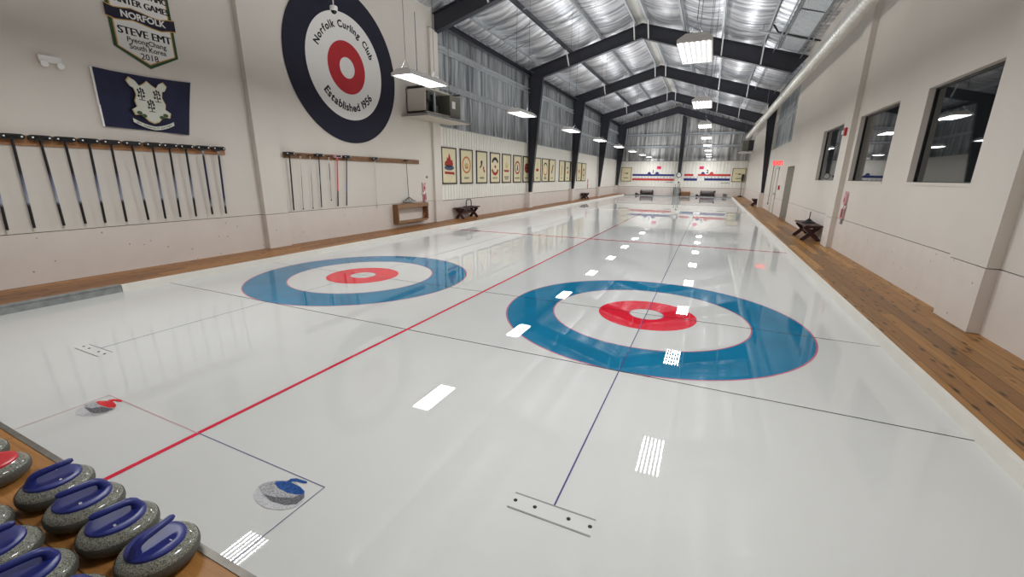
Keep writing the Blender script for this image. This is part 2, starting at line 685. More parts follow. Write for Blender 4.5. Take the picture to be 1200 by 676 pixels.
for cx in (0, DX):
    for cy in (0, 34.75):
        on_ice(MB().annulus(1.219, 1.829, (cx, cy), .0006), 'blue_ring', 'ice_blue')
        on_ice(MB().annulus(1.829, 1.846, (cx, cy), .0006), 'outer_rim', 'ice_rim')
        on_ice(MB().annulus(1.204, 1.219, (cx, cy), .0006), 'inner_rim', 'ice_rim')
        on_ice(MB().annulus(.222, .612, (cx, cy), .0006), 'red_ring', 'ice_red')
        on_ice(MB().annulus(.207, .222, (cx, cy), .0006), 'button_rim', 'ice_rim')
        on_ice(MB().annulus(0, .012, (cx, cy), .0012, 24), 'pin_hole', 'ice_line_black')
    on_ice(strip(cx - .005, cx + .005, -3.64, 38.2, .0012), 'centre_line', 'ice_line_blue')
for cy in (0, 34.75):
    on_ice(strip(IX0, IX1, cy - .006, cy + .006, .0010), 'tee_line', 'ice_line_black')
    sg = -1 if cy == 0 else 1
    on_ice(strip(IX0, IX1, sg * 1.835 + cy - .006, sg * 1.835 + cy + .006, .0010), 'back_line', 'ice_line_black')
on_ice(strip(IX0, IX1, 6.35, 6.45, .0014), 'hog_line', 'ice_line_red')
on_ice(strip(IX0, IX1, 28.3, 28.4, .0014), 'hog_line', 'ice_line_red')
on_ice(strip(DIV - .019, DIV + .019, IY0 + .04, 38.2, .0016), 'divider_line', 'ice_line_red')
ln = MB()
for a in (strip(DIV, -1.235, -4.083, -4.078, .0018), strip(-1.240, -1.235, IY0 + .02, -4.077, .0018)):
    ln.add(a.v, a.f)
on_ice(ln, 'blue_corner_line', 'ice_line_blue')
ln = MB()
for a in (strip(-3.620, DIV, -4.086, -4.081, .0018), strip(-3.625, -3.620, IY0 + .02, -4.081, .0018)):
    ln.add(a.v, a.f)
on_ice(ln, 'red_corner_line', 'ice_line_pale_red')


def ice_poly(px, z):
    return [tuple(at(u, v, 2, 0).xy) + (z,) for u, v in px]


M['print_grey'] = mat('print_grey', (120, 120, 124), .04, rgb2=(196, 196, 198), scale=120, ior=1.36)
M['print_dark'] = mat('print_dark', (66, 66, 72), .04, rgb2=(128, 128, 132), scale=130, ior=1.36)
M['print_pale'] = mat('print_pale', (168, 168, 172), .04, rgb2=(206, 206, 206), scale=110, ior=1.36)
M['print_blue'] = mat('print_blue', (22, 56, 116), .04, rgb2=(50, 96, 160), scale=40, ior=1.36)
M['print_red'] = mat('print_red', (196, 34, 46), .04, rgb2=(224, 72, 74), scale=40, ior=1.36)


def stone_print(name, ox, oy, k, layers):
    """picture of a curling stone printed under the ice: outlines surveyed on the ice plane"""
    root = None
    for i, (nm, m, pts) in enumerate(layers):
        p = ice_poly([(ox + a / k, oy + b / k) for a, b in pts], .0019 + .00015 * i)
        o = MB().add(p, [tuple(range(len(p)))]).build(nm, m, root or fl)
        root = root or o
    return root


stone_print('stone_picture', 280, 540, 5.2, [
    ('stone_body', 'print_pale', ell(246, 210, 156, 90, 40)),
    ('stone_shade', 'print_grey', [(118, 158), (150, 138), (220, 122), (330, 118), (402, 190), (396, 228), (352, 268), (280, 272), (205, 252), (150, 222)]),
    ('stone_band', 'print_dark', [(150, 205), (220, 222), (300, 222), (398, 196), (398, 226), (350, 266), (280, 272), (200, 250)]),
    ('stone_top', 'print_grey', [(140, 180), (165, 140), (225, 128), (400, 195), (330, 226), (220, 222)]),
    ('stone_plate', 'print_blue', [(216, 138), (226, 128), (262, 124), (310, 130), (372, 158), (400, 186), (396, 206), (350, 208), (290, 194), (240, 168)]),
    ('stone_handle', 'print_blue', [(262, 150), (296, 124), (318, 110), (352, 107), (416, 128), (414, 138), (396, 138), (352, 128), (326, 128), (300, 152)]),
])
stone_print('stone_picture', 80, 380, 5.636, [
    ('stone_body', 'print_pale', [(46, 582), (58, 562), (104, 535), (180, 510), (260, 503), (318, 530), (314, 556), (262, 584), (180, 604), (104, 607), (60, 600)]),
    ('stone_shade', 'print_grey', [(110, 536), (190, 508), (318, 540), (300, 566), (240, 588), (160, 600), (96, 602), (140, 580), (104, 556)]),
    ('stone_band', 'print_dark', [(108, 548), (150, 555), (220, 545), (300, 560), (240, 584), (170, 590), (140, 578)]),
    ('stone_plate', 'print_red', [(182, 516), (200, 506), (250, 506), (302, 516), (320, 536), (306, 550), (270, 552), (226, 540), (200, 530)]),
    ('stone_handle', 'print_red', [(236, 518), (270, 500), (300, 494), (346, 498), (360, 508), (346, 514), (306, 507), (276, 520)]),
])

# hack plates frozen into the ice
for cx, w in ((0, 'right'), (DX, 'left')):
    t = thing('hack_plate', 'white hack mounting plate with four bolts at the near end of the %s sheet' % w, 'hack plate', (cx, -3.7, 0), 'hack plates in the ice')
    MB().box(cx - .228, cx + .228, -3.757, -3.645, -.02, .0015).build('plate', 'ice_white', t)
    for y in (-3.645, -3.757):
        MB().box(cx - .23, cx + .23, y - .0045, y + .0045, -.02, .003).build('edge_strip', 'grey', t)
    for x in (-.207, -.092, .098, .213):
        b = MB().lathe([(.011, 0), (.011, .002), (.008, .004)], 14, (cx + x, -3.698, .001))
        b.build('bolt', 'black', t)

# ------------------------------------------------------------------ walkways, kerbs, near deck
struct(MB().box(IX1 + .045, XR + .1, IY0, YF, 0, ZW - .004).build('walkway_right', 'wood_right'), 'knotty brown plank walkway along the windowed wall', 'walkway')
struct(MB().box(XL - .1, IX0 - .045, IY0, YF, 0, ZW - .004).build('walkway_left', 'wood_left'), 'brown plank walkway under the broom racks', 'walkway')
struct(MB().box(IX1, IX1 + .045, IY0, IY1, -.02, ZW + .004).build('trim_1', 'kerb'), 'white kerb board between the ice and window-side walkway', 'kerb')
struct(MB().box(IX0 - .045, IX0, -2.45, IY1, -.02, ZW + .004).build('trim_2', 'kerb'), 'white kerb board between the ice and broom-side walkway', 'kerb')
struct(MB().box(IX0, IX1, IY1, IY1 + .06, -.02, .05).build('trim_3', 'grey'), 'low grey kerb at the far end of the ice', 'kerb')
struct(MB().box(IX0 - .045, IX1 + .045, IY1 + .06, YF, -.02, .02).build('floor_end', 'grey'), 'narrow grey floor strip before the far wall', 'floor')
dk = MB().box(XL, XR, YB, IY0 - .03, 0, ZW).build('deck', 'wood_deck')
struct(dk, 'tan plywood deck at the near end carrying the stones', 'deck')
struct(MB().box(IX0, IX1, IY0 - .03, IY0, -.02, ZW + .004).build('trim_4', 'steel_edge'), 'dark metal edging along the near deck', 'edging')
t = thing('steel_rail', 'grey steel rail with screws along the near left ice edge', 'rail', (IX0 - .02, -3.5, 0))
MB().prism([(-.075, .0), (.0, .0), (.0, .085), (-.012, .085), (-.012, .012), (-.075, .012)], IY0, -2.46, lambda a, b, d: Vector((IX0 - .0 + a, d, b))).build('web', 'steel_rail', t)
MB().box(IX0 - .105, IX0 - .006, IY0, -2.46, .09, .112).build('top_flange', 'steel_rail', t)
for y in (-3.55, -3.28, -3.0, -2.74):
    MB().lathe([(.009, 0), (.009, .003), (.006, .006)], 12, (IX0 - .085, y, .1115)).build('screw', 'galv', t)

# ------------------------------------------------------------------ side walls
ZS = .85
wl = MB()
wl.box(XL - .3, XL, YB, 7.72, .865, 7.5)
wl = struct(wl.build('wall_left', 'drywall'), 'tall cream drywall carrying the racks, flag and round sign', 'wall')
MB().box(XL - .3, XL + .004, YB, 7.72, 0, .855).build('concrete_base', 'concrete', wl)
MB().box(XL - .3, XL - .012, YB, 7.72, .855, .865).build('shadow_gap', 'gap', wl)
for y0, y1, n in ((.68, 1.22, 1), (7.16, 7.6, 2)):
    p = MB().box(XL - .1, XL + (.12 if n == 1 else .1), y0, y1, .865, 7.5 if n == 1 else 6.35).build('trim_%d' % (4 + n), 'drywall')
    struct(p, ['cream pilaster between the two broom racks', 'cream pilaster beside the first framed poster'][n - 1], 'pilaster')
    MB().box(XL - .1, XL + (.124 if n == 1 else .104), y0, y1, ZW, .855).build('concrete_base', 'concrete', p)


def ribbed(mb, s0, s1, z0, z1, pitch, T, deep=.035, groove=.032):
    """liner panel: flats with narrow grooves, profile along s, extruded in z"""
    pts = []
    s = s0
    while s < s1 - 1e-6:
        e = min(s + pitch, s1)
        pts += [(s, 0), (max(s, e - groove), 0), (max(s, e - groove * .75), -deep), (max(s, e - groove * .25), -deep)]
        s = e
    pts.append((s1, 0))
    vs, fs = [], []
    for a, d in pts:
        vs += [T(a, z0, d), T(a, z1, d)]
    for i in range(len(pts) - 1):
        fs.append((2 * i, 2 * i + 2, 2 * i + 3, 2 * i + 1))
    mb.add(vs, fs)


lp = MB()
ribbed(lp, 7.74, 23.2, .84, 3.42, .2, TL(XL))
lp.box(XL - .3, XL - .03, 7.72, YF, .84, 3.42)
lp = struct(lp.build('wall_left_liner', 'liner'), 'white ribbed liner panelling behind the framed posters', 'wall')
MB().box(XL - .2, XL, 23.2, YF, .84, 3.42).build('flat_panel', 'liner', lp)
MB().box(XL - .3, XL + .02, 7.72, YF, 0, .82).build('concrete_base', 'concrete', lp)
MB().box(XL - .3, XL - .004, 7.72, YF, .82, .84).build('shadow_gap', 'gap', lp)
MB().box(XL - .05, XL + .01, 7.74, YF, 3.405, 3.43).build('top_trim', 'galv', lp)


def foil_sheet(s0, s1, z0, z1f, T, amp=.03, ds=.35, dz=.45):
    mb = MB()
    ns = int((s1 - s0) / ds)
    nz = max(2, int(4 / dz))
    rnd = random.Random(int(s0 * 10 + z0))
    idx = lambda i, j: i * (nz + 1) + j
    vs, fs = [], []
    for i in range(ns + 1):
        s = s0 + (s1 - s0) * i / ns
        for j in range(nz + 1):
            z1 = z1f(s)
            vs.append(T(s, z0 + (z1 - z0) * j / nz, rnd.uniform(-amp, amp)))
    for i in range(ns):
        for j in range(nz):
            fs.append((idx(i, j), idx(i + 1, j), idx(i + 1, j + 1), idx(i, j + 1)))
    mb.add(vs, fs)
    return mb


sh = foil_sheet(7.72, YF, 3.42, lambda s: 7.2, TL(XL - .08))
sh.box(XL - .4, XL - .25, 7.7, YF + .1, 3.3, 7.5)
struct(sh.build('wall_left_insulation', 'foil_side', smooth=True), 'silver foil insulation above the ribbed panelling', 'insulation')


def girt(name, a, b, label, T, grp):
    mb = MB()
    (s0, z), s1 = a, b
    mb.prism([(0, 0), (.10, 0), (.10, .02), (.012, .02), (.012, .18), (.10, .18), (.10, .2), (0, .2)], s0, s1, lambda p, q, d: T(d, z + q, p))
    return tag(mb.build(name, 'galv'), label, 'girt', grp)


girt('girt', (7.74, 4.66), YF - .1, 'lower galvanised girt across the silver insulation left of the ice', TL(XL - .03), 'wall girts')
girt('girt', (7.74, 5.82), YF - .1, 'upper galvanised girt across the silver insulation left of the ice', TL(XL - .03), 'wall girts')
tag(MB().prism([(0, 0), (.16, 0), (.16, .03), (.02, .03), (.02, .2), (.12, .2), (.12, .22), (0, .22)], 7.74, YF - .1, lambda p, q, d: Vector((XL + .02 + p, d, 6.55 + q))).build('eave_strut', 'steel_dark'),
    'dark eave strut along the top of the left insulation', 'eave strut', 'eave struts')
tag(MB().prism([(0, 0), (-.16, 0), (-.16, .03), (-.02, .03), (-.02, .2), (-.12, .2), (-.12, .22), (0, .22)], 17.2, 23.1, lambda p, q, d: Vector((XR + .1 + p, d, 6.05 + q))).build('eave_strut', 'steel_dark'),
    'dark eave strut along the top of the right wall behind the duct', 'eave strut', 'eave struts')

# right wall with window and doorway openings
W = []
for (tl, tr, br, bl) in (((1090, 103), (1194, 62), (1165, 216), (1061, 216)), ((1010, 136), (1055, 119), (1034, 213), (993, 213)), ((967, 154), (991, 145), (977, 212), (954, 212))):
    ys = [at(*p, 0, XR).y for p in (tl, tr, br, bl)]
    W.append(((ys[1] + ys[2]) / 2, (ys[0] + ys[3]) / 2))
WZ0, WZ1 = 1.69, 3.10
dj1 = at(920.6, 256, 0, XR).y
dj0 = at(912.8, 256, 0, XR).y
YE = dj0 + .38               # end of the tall wall
holes = [(a, b, WZ0, WZ1) for a, b in W] + [(dj1, dj0, -1, 2.24)]


def holed_wall(y0, y1, z0, z1, holes, x, depth):
    ys = sorted({y0, y1} | {h[i] for h in holes for i in (0, 1)})
    zs = sorted({z0, z1} | {min(max(h[i], z0), z1) for h in holes for i in (2, 3)})
    mb = MB()
    for a, b in zip(ys, ys[1:]):
        for c, d in zip(zs, zs[1:]):
            my, mz = (a + b) / 2, (c + d) / 2
            if any(h[0] < my < h[1] and h[2] < mz < h[3] for h in holes):
                continue
            mb.box(x, x + depth, a, b, c, d)
    return mb


wr = struct(holed_wall(YB, YE, .835, 7.0, holes, XR, .3).build('wall_right', 'drywall_right'), 'tall cream wall with three dark windows', 'wall')
hl2 = [(dj1, dj0, -1, 2.24)]
cb = holed_wall(YB, YE, 0, .825, hl2, XR - .004, .3)
cb.build('concrete_base', 'concrete', wr)
holed_wall(YB, YE, .825, .835, hl2, XR + .012, .2).build('shadow_gap', 'gap', wr)
for i, (y0, y1, lab) in enumerate(((.62, 1.4, 'cream pilaster nearest the camera on the windowed wall'), (7.12, 7.72, 'cream pilaster between the middle and farthest windows'))):
    p = struct(MB().box(XR - .11, XR + .1, y0, y1, .835, 7.0).build('trim_%d' % (7 + i), 'drywall_right'), lab, 'pilaster')
    MB().box(XR - .114, XR + .1, y0, y1, ZW, .825).build('concrete_base', 'concrete', p)
labs = ['large dark window nearest the camera', 'middle dark window of the three', 'smallest dark window farthest from the camera']
for i, (a, b) in enumerate(W):
    w = struct(MB().box(XR + .1, XR + .12, a, b, WZ0, WZ1).build('window_%d' % (i + 1), 'glass'), labs[i], 'window')
    f = MB()
    for y0, y1, z0, z1 in ((a, b, WZ0, WZ0 + .025), (a, b, WZ1 - .025, WZ1), (a, a + .025, WZ0, WZ1), (b - .03, b, WZ0, WZ1)):
        f.box(XR + .08, XR + .125, y0, y1, z0, z1)
    f.build('window_frame', 'black', w)
    MB().box(XR - .012, XR + .08, a - .01, b + .01, WZ0 - .03, WZ0 + .012).build('window_sill', 'drywall_right', w)
# doorway
d = struct(MB().box(XR + .26, XR + .3, dj1, dj0, ZW, 2.24).build('door_1', 'door'), 'grey door set deep in the wall opening past the bench', 'door')
MB().box(XR + .25, XR + .26, dj1 + .05, dj0 - .05, ZW + .02, .45).build('kick_plate', 'grey', d)
MB().tube([(XR + .26, dj1 + .12, 1.05), (XR + .2, dj1 + .12, 1.05), (XR + .2, dj1 + .24, 1.05)], .011).build('door_handle', 'galv', d)
struct(MB().box(XR + .004, XR + .26, dj0 - .012, dj0 - .002, ZW, 2.24).build('trim_9', 'door'), 'grey jamb of the doorway past the bench', 'jamb')

# right wall beyond the doorway: low white wall, foil above
w2 = struct(MB().box(XR, XR + .3, YE, 23.2, .835, 3.28).build('wall_right_low', 'drywall_right'), 'low white wall under the exit sign', 'wall')
MB().box(XR - .004, XR + .3, YE, YF, 0, .825).build('concrete_base', 'concrete', w2)
MB().box(XR + .01, XR + .3, YE, YF, .825, .835).build('shadow_gap', 'gap', w2)
w3 = struct(MB().box(XR, XR + .3, 23.2, YF, .835, 6.6).build('wall_right_far', 'drywall_right'), 'far white wall below the fan cooler', 'wall')
sh = foil_sheet(YE, 23.3, 3.28, lambda s: 6.9, TR(XR + .12))
sh.box(XR + .3, XR + .4, YE, YF + .1, 3.2, 7.2)
struct(sh.build('wall_right_insulation', 'foil_side', smooth=True), 'silver insulation above the low white wall', 'insulation')
girt('girt', (YE, 4.5), 23.1, 'galvanised girt across the insulation right of the ice', TR(XR + .1), 'wall girts')
MB().box(XR + .0, XR + .06, YE - .05, YE + .0, ZW, 6.5).build('corner_bead', 'drywall_right', wr)

# exit door and pull station on the low wall
ed0, ed1 = 18.6, 19.7
d = struct(MB().box(XR - .012, XR + .05, ed0, ed1, ZW, 2.2).build('door_2', 'drywall_right'), 'white exit door under the red exit sign', 'door')
f = MB()
f.box(XR - .03, XR, ed0 - .06, ed0, ZW, 2.26)
f.box(XR - .03, XR, ed1, ed1 + .06, ZW, 2.26)
f.box(XR - .03, XR, ed0 - .06, ed1 + .06, 2.2, 2.26)
f.build('door_frame', 'door', d)
MB().box(XR - .07, XR - .012, ed0 + .1, ed1 - .1, 1.0, 1.05).build('push_bar', 'galv', d)

# walls at the two ends
fw = MB()
ribbed(fw, XL, XR, .84, 3.3, .3, TF(YF))
fw.box(XL - .3, XR + .3, YF + .04, YF + .25, .84, 3.3)
fw = struct(fw.build('wall_far', 'liner'), 'white ribbed far wall behind the scoreboards', 'wall')
MB().box(XL - .3, XR + .3, YF - .02, YF + .25, 0, .82).build('concrete_base', 'concrete', fw)
MB().box(XL - .3, XR + .3, YF + .0, YF + .25, .82, .84).build('shadow_gap', 'gap', fw)
MB().box(XL, XR, YF - .02, YF + .02, 3.29, 3.32).build('top_trim', 'gap', fw)
sh = foil_sheet(XL - .1, XR + .1, 3.3, lambda s: zroof(s), TF(YF + .06))
sh.box(XL - .3, XR + .3, YF + .2, YF + .35, 3.2, 8.6)
struct(sh.build('wall_far_insulation', 'foil_end', smooth=True), 'silver insulated gable above the scoreboards', 'insulation')
for z, n in ((4.5, 'lower'), (5.6, 'upper')):
    tag(MB().prism([(0, 0), (.1, 0), (.1, .02), (.012, .02), (.012, .18), (.1, .18), (.1, .2), (0, .2)], XL, XR, lambda p, q, d: Vector((d, YF - .0 - p, z + q))).build('girt', 'galv'),
        '%s galvanised girt across the far gable' % n, 'girt', 'wall girts')
struct(MB().box(XL - .3, XR + .3, YB - .2, YB, 0, 8.6).build('wall_back', 'drywall'), 'cream wall behind the near deck', 'wall')

# ------------------------------------------------------------------ roof
PUR = [RIDGE + o for o in (-4.8, -3.3, -1.8, -.3, .3, 1.8, 3.3, 4.8)]
edges = [XL - .3] + PUR + [XR + .3]
rf = MB()
Y0r, Y1r = YB - .1, YF + .3
NY = 110
rnd = random.Random(3)
for k in range(len(edges) - 1):
    xa, xb = edges[k], edges[k + 1]
    if abs(xa + .3 - RIDGE) < .01:
        continue
    nx = 8
    vs, fs = [], []
    ph = rnd.uniform(0, 6)
    for j in range(NY + 1):
        y = Y0r + (Y1r - Y0r) * j / NY
        for i in range(nx + 1):
            u = i / nx
            x = xa + (xb - xa) * u
            sag = (.13 + .02 * sin(y * 1.7 + ph)) * 4 * u * (1 - u)
            wob = rnd.uniform(-.012, .012) * (4 * u * (1 - u))
            vs.append((x, y, zroof(x) - sag + wob))
    for j in range(NY):
        for i in range(nx):
            a = j * (nx + 1) + i
            fs.append((a, a + 1, a + nx + 2, a + nx + 1))
    rf.add(vs, fs)
struct(rf.build('ceiling', 'foil_roof', smooth=True), 'silver foil roof insulation sagging between purlins', 'ceiling')
top = MB()
for xa, xb in ((XL - .6, RIDGE), (RIDGE, XR + .6)):
    top.add([(xa, Y0r, zroof(xa) + .12), (xb, Y0r, zroof(xb) + .12), (xb, Y1r, zroof(xb) + .12), (xa, Y1r, zroof(xa) + .12)], [(0, 1, 2, 3)])
struct(top.build('ceiling_deck', 'grey'), 'grey roof deck above the insulation', 'roof deck')
struct(MB().prism([(RIDGE - .3, zroof(RIDGE - .3)), (RIDGE, zroof(RIDGE) - .02), (RIDGE + .3, zroof(RIDGE + .3)), (RIDGE + .3, zroof(RIDGE + .3) - .02), (RIDGE, zroof(RIDGE) - .04), (RIDGE - .3, zroof(RIDGE - .3) - .02)],
                  Y0r, Y1r, lambda a, b, d: Vector((a, d, b))).build('ceiling_ridge', 'ridge'), 'beige ridge strip along the top of the roof', 'ridge cap')
for i, x in enumerate(PUR):
    z = ztop(x)
    s = 1 if x < RIDGE else -1
    mb = MB().prism([(0, 0), (.07 * s, 0), (.07 * s, .012), (.006 * s, .012), (.006 * s, .21), (-.064 * s, .21), (-.064 * s, .222), (0, .222)], YB, YF, lambda a, b, d: Vector((x + a, d, z + b)))
    k = 3 - i if i < 4 else i - 4
    tag(mb.build('purlin', 'steel_dark' if i == 1 else 'galv'), ('%s ' + ('dark' if i == 1 else 'galvanised') + ' roof purlin %s of the ridge strip') % (ORD[k], 'left' if i < 4 else 'right'), 'purlin', 'roof purlins')

# sag straps across the outer left bays
for j, y in enumerate((8.9, 10.2, 11.5, 12.8, 14.1)):
    a, b = PUR[0], PUR[1]
    tag(MB().bar((a + .02, y, ztop(a) + .05), (b - .02, y, ztop(b) + .05), .09, .012).build('roof_strap', 'galv_dark'),
        'flat steel strap between the outer left purlins, %s before the second frame' % ORD[4 - j], 'strap', 'roof straps')
for j, y in enumerate((10.0, 12.4)):
    a, b = PUR[1], PUR[2]
    tag(MB().bar((a + .02, y, ztop(a) + .05), (b - .02, y, ztop(b) + .05), .09, .012).build('roof_strap', 'galv_dark'),
        'flat steel strap between the middle left purlins, %s before the second frame' % ORD[1 - j], 'strap', 'roof straps')

# ------------------------------------------------------------------ steel frames
CXo, CXi0, CXi1 = XL + .0, XL + .34, XL + .82
fl_names = ['nearest, above the camera', 'at the end of the drywall', 'in front of the seventh poster', 'in front of the fourteenth poster', 'before the last bay', 'against the far gable']


def ibeam(p0, p1, q0, q1, y, fw=.22):
    """web between bottom line p0-p1 and top line q0-q1 in the plane y, with flanges"""
    mb = MB()
    mb.add([(x, y + s, z) for s in (-.008, .008) for x, z in (p0, p1, q1, q0)], [(0, 1, 2, 3), (7, 6, 5, 4)])
    for (a, b), up in (((p0, p1), 1), ((q0, q1), -1)):
        A, B = Vector((a[0], y, a[1])), Vector((b[0], y, b[1]))
        d = (B - A).normalized()
        mb.bar(A, B, fw, .022, up=Vector((0, 1, 0)).cross(d))
    return mb


for i, y in enumerate(FRAMES):
    t = thing('steel_portal', 'dark steel portal frame ' + fl_names[i], 'steel frame', (RIDGE, y, ZW), 'steel portal frames')
    dz = DZ[i]
    for sx in (-1, 1):
        xe = XL + .02 if sx < 0 else XR - .02
        xk = -7.6 if sx < 0 else 2.98
        if i < 2:
            xk = XL + .02 if sx < 0 else XR - .02
        ibeam((RIDGE, zlow(RIDGE) + .02 + dz), (xk, zlow(xk) + dz), (RIDGE, ztop(RIDGE) - .01 + dz), (xe, ztop(xe) - .01 + dz), y).build('rafter', 'steel_dark', t)
        if i >= 2 and (sx < 0 or i == 3):
            xo0, xo1, ib = (-8.25, XL + .0, -8.12) if sx < 0 else (3.43, XR - .03, 3.31)
            ibeam((ib, .92), (xk, zlow(xk) + .03 + dz), (xo0, .92), (xo1, ztop(xo1) - .02 + dz), y, .2).build('column', 'steel_dark', t)
            xp0, xp1 = (XL + .021, XL + .29) if sx < 0 else (3.2, XR - .005)
            MB().box(xp0, xp1, y - .3, y + .16, ZW, .92).build('concrete_pier', 'concrete', t)
    if 1 <= i <= 4:
        for x in (PUR[1], PUR[3], PUR[4], PUR[6], PUR[7]):
            MB().bar((x, y - .06, zlow(x) + .03 + dz), (x, y - .62, ztop(x) + .06), .05, .05).build('flange_brace', 'brace', t)
# gable post behind the clock
tag(ibeam((-2.46, 2.0), (-2.52, zlow(-2.5) - .16), (-2.18, 2.0), (-2.16, zlow(-2.2) - .26), YF - .25, .16).build('gable_post', 'steel_dark'), 'dark steel post above the wall clock on the far gable', 'post')

# ------------------------------------------------------------------ high-bay lamps
LH = 3.58
LY = [-2.98 + 5.15 * k for k in range(8)] + [37.4]


def strip_lamp(name, w_, l_, power, loc, up, parent):
    ld = bpy.data.lights.get(name) or bpy.data.lights.new(name, 'AREA')
    ld.shape = 'RECTANGLE'
    ld.size, ld.size_y = w_, l_
    ld.energy = power
    ld.color = (.985, .99, 1)
    o = bpy.data.objects.new(name, ld)
    COL.objects.link(o)
    o.parent = parent
    o.location = loc
    o.rotation_euler = (pi, 0, 0) if up else (0, 0, 0)
    return o


TUBE_W, UP_W = 12.0, 56.0


def lamp_first():
    t = thing('high_bay_lamp', 'x', 'lamp', (0, 0, LH), 'hanging six-tube lamps')
    w, l = .235, .63
    # housing: shallow hipped white tray open downwards
    mb = MB()
    o = [(-w, -l), (w, -l), (w, l), (-w, l)]
    r1 = [(x, y, LH) for x, y in o]
    r2_ = [(x, y, LH + .045) for x, y in o]
    r3 = [(x * .55, y * .93, LH + .125) for x, y in o]
    ii = [(x * .95, y * .98, LH) for x, y in o]
    i3 = [(x * .93, y * .97, LH + .03) for x, y in o]
    vs = r1 + r2_ + r3 + ii + i3
    fs = []
    for a, b in ((0, 4), (4, 8), (12, 0), (16, 12)):
        for k in range(4):
            fs.append((a + k, a + (k + 1) % 4, b + (k + 1) % 4, b + k))
    fs += [(8, 9, 10, 11), (16, 17, 18, 19)]
    mb.add(vs, fs)
    mb.build('housing', 'white', t)
    MB().box(-w * .9, w * .9, -l * .96, l * .96, LH + .024, LH + .0295).build('reflector', 'reflector', t)
    MB().box(-.1, .1, -.54, .54, LH + .1245, LH + .1275).build('added_uplight_slot', 'white', t)  # assumed slot, added to carry the upward light
    strip_lamp('added_uplight', .18, 1.06, UP_W, (0, 0, .129), True, t)  # added light that brightens the roof foil and upper walls
    for k in range(6):
        x = -.185 + .074 * k
        MB().tube([(x, -.585, LH + .014), (x, .585, LH + .014)], .013, 8).build('tube', 'tube', t)
        strip_lamp('tube_light', .024, 1.16, TUBE_W, (x, 0, -.0005), False, t)
    # hanging wires, one fork each end
    for y in (-.5, .5):
        MB().tube([(-.1, y, LH + .122), (0, y * .94, LH + .3), (.1, y, LH + .122)], .0035, 5).build('hanger', 'steel_dark', t)
    return t


lamp0 = lamp_first()
first = True
for xs, side in ((-5.03, 'left'), (.12, 'right')):
    for k, y in enumerate(LY):
        t = lamp0 if first else copy_tree(lamp0)
        first = False
        t.location = (xs, y, LH)
        where = {0: 'above the near deck'}.get(k, '%s along the row' % ORD[max(0, k - 1)])
        t['label'] = 'white six-tube lamp hanging over the %s sheet, %s' % (side, where)
        z1 = zroof(xs) - .05
        for s in (-.47, .47):
            c = MB().tube([(xs, y + s, LH + .29), (xs, y + s, z1)], .0045, 5)
            c.build('cable', 'steel_dark', t)

# ------------------------------------------------------------------ broom racks and brooms
BX = XL + .05


def rack(y0, y1, z0, z1, label, m):
    t = thing('broom_rack', label, 'broom rack', (XL, (y0 + y1) / 2, (z0 + z1) / 2), 'wooden wall racks')
    MB().box(XL, XL + .035, y0, y1, z0, z1).build('board', m, t)
    return t


rA = rack(-4.2, at(262, 177, 0, XL).y, 2.09, 2.23, 'long tan wooden board rack holding twelve brooms under the flag', 'pine')
rB = rack(at(331, 178, 0, XL).y, at(490, 188, 0, XL).y, 2.09, 2.22, 'brown wooden board rack holding mixed brooms under the round sign', 'pine_dark')


def pegs(r, y):
    for s in (-.035, .035):
        MB().tube([(XL + .035, y + s, 2.165), (XL + .125, y + s, 2.17)], .008, 8).build('peg', 'black', r)


SH = {
    'std': shaft_mat('shaft_std', [(0, (16, 16, 20)), (.34, (20, 20, 26)), (.42, (88, 92, 118)), (.66, (150, 158, 172)), (.7, (18, 18, 20)), (1, (14, 14, 16))]),
    'navy': shaft_mat('shaft_navy', [(0, (200, 200, 204)), (.1, (18, 18, 28)), (.3, (30, 32, 78)), (.7, (24, 26, 60)), (.8, (150, 150, 156)), (.84, (16, 16, 18)), (1, (14, 14, 16))]),
    'black': shaft_mat('shaft_black', [(0, (16, 16, 18)), (.5, (24, 24, 28)), (1, (12, 12, 14))]),
    'blueblack': shaft_mat('shaft_blueblack', [(0, (16, 18, 24)), (.3, (24, 44, 66)), (.45, (90, 130, 160)), (.55, (18, 18, 24)), (1, (14, 14, 16))]),
    'grey': shaft_mat('shaft_grey', [(0, (220, 220, 218)), (.3, (190, 190, 188)), (.4, (146, 146, 144)), (.96, (130, 130, 128)), (1, (20, 20, 22))]),
    'mixed': shaft_mat('shaft_mixed', [(0, (226, 226, 222)), (.1, (210, 210, 206)), (.14, (24, 24, 26)), (.42, (60, 60, 62)), (.46, (160, 158, 152)), (.96, (140, 138, 132)), (1, (20, 20, 20))]),
    'red': shaft_mat('shaft_red', [(0, (232, 84, 84)), (.62, (226, 70, 74)), (.66, (40, 34, 34)), (1, (22, 22, 22))]),
    'blue': shaft_mat('shaft_blue', [(0, (20, 20, 26)), (.4, (26, 26, 44)), (.55, (42, 48, 130)), (.7, (26, 26, 40)), (1, (16, 16, 18))]),
    'white': shaft_mat('shaft_white', [(0, (214, 212, 206)), (.9, (206, 204, 198)), (1, (150, 150, 148))]),
}


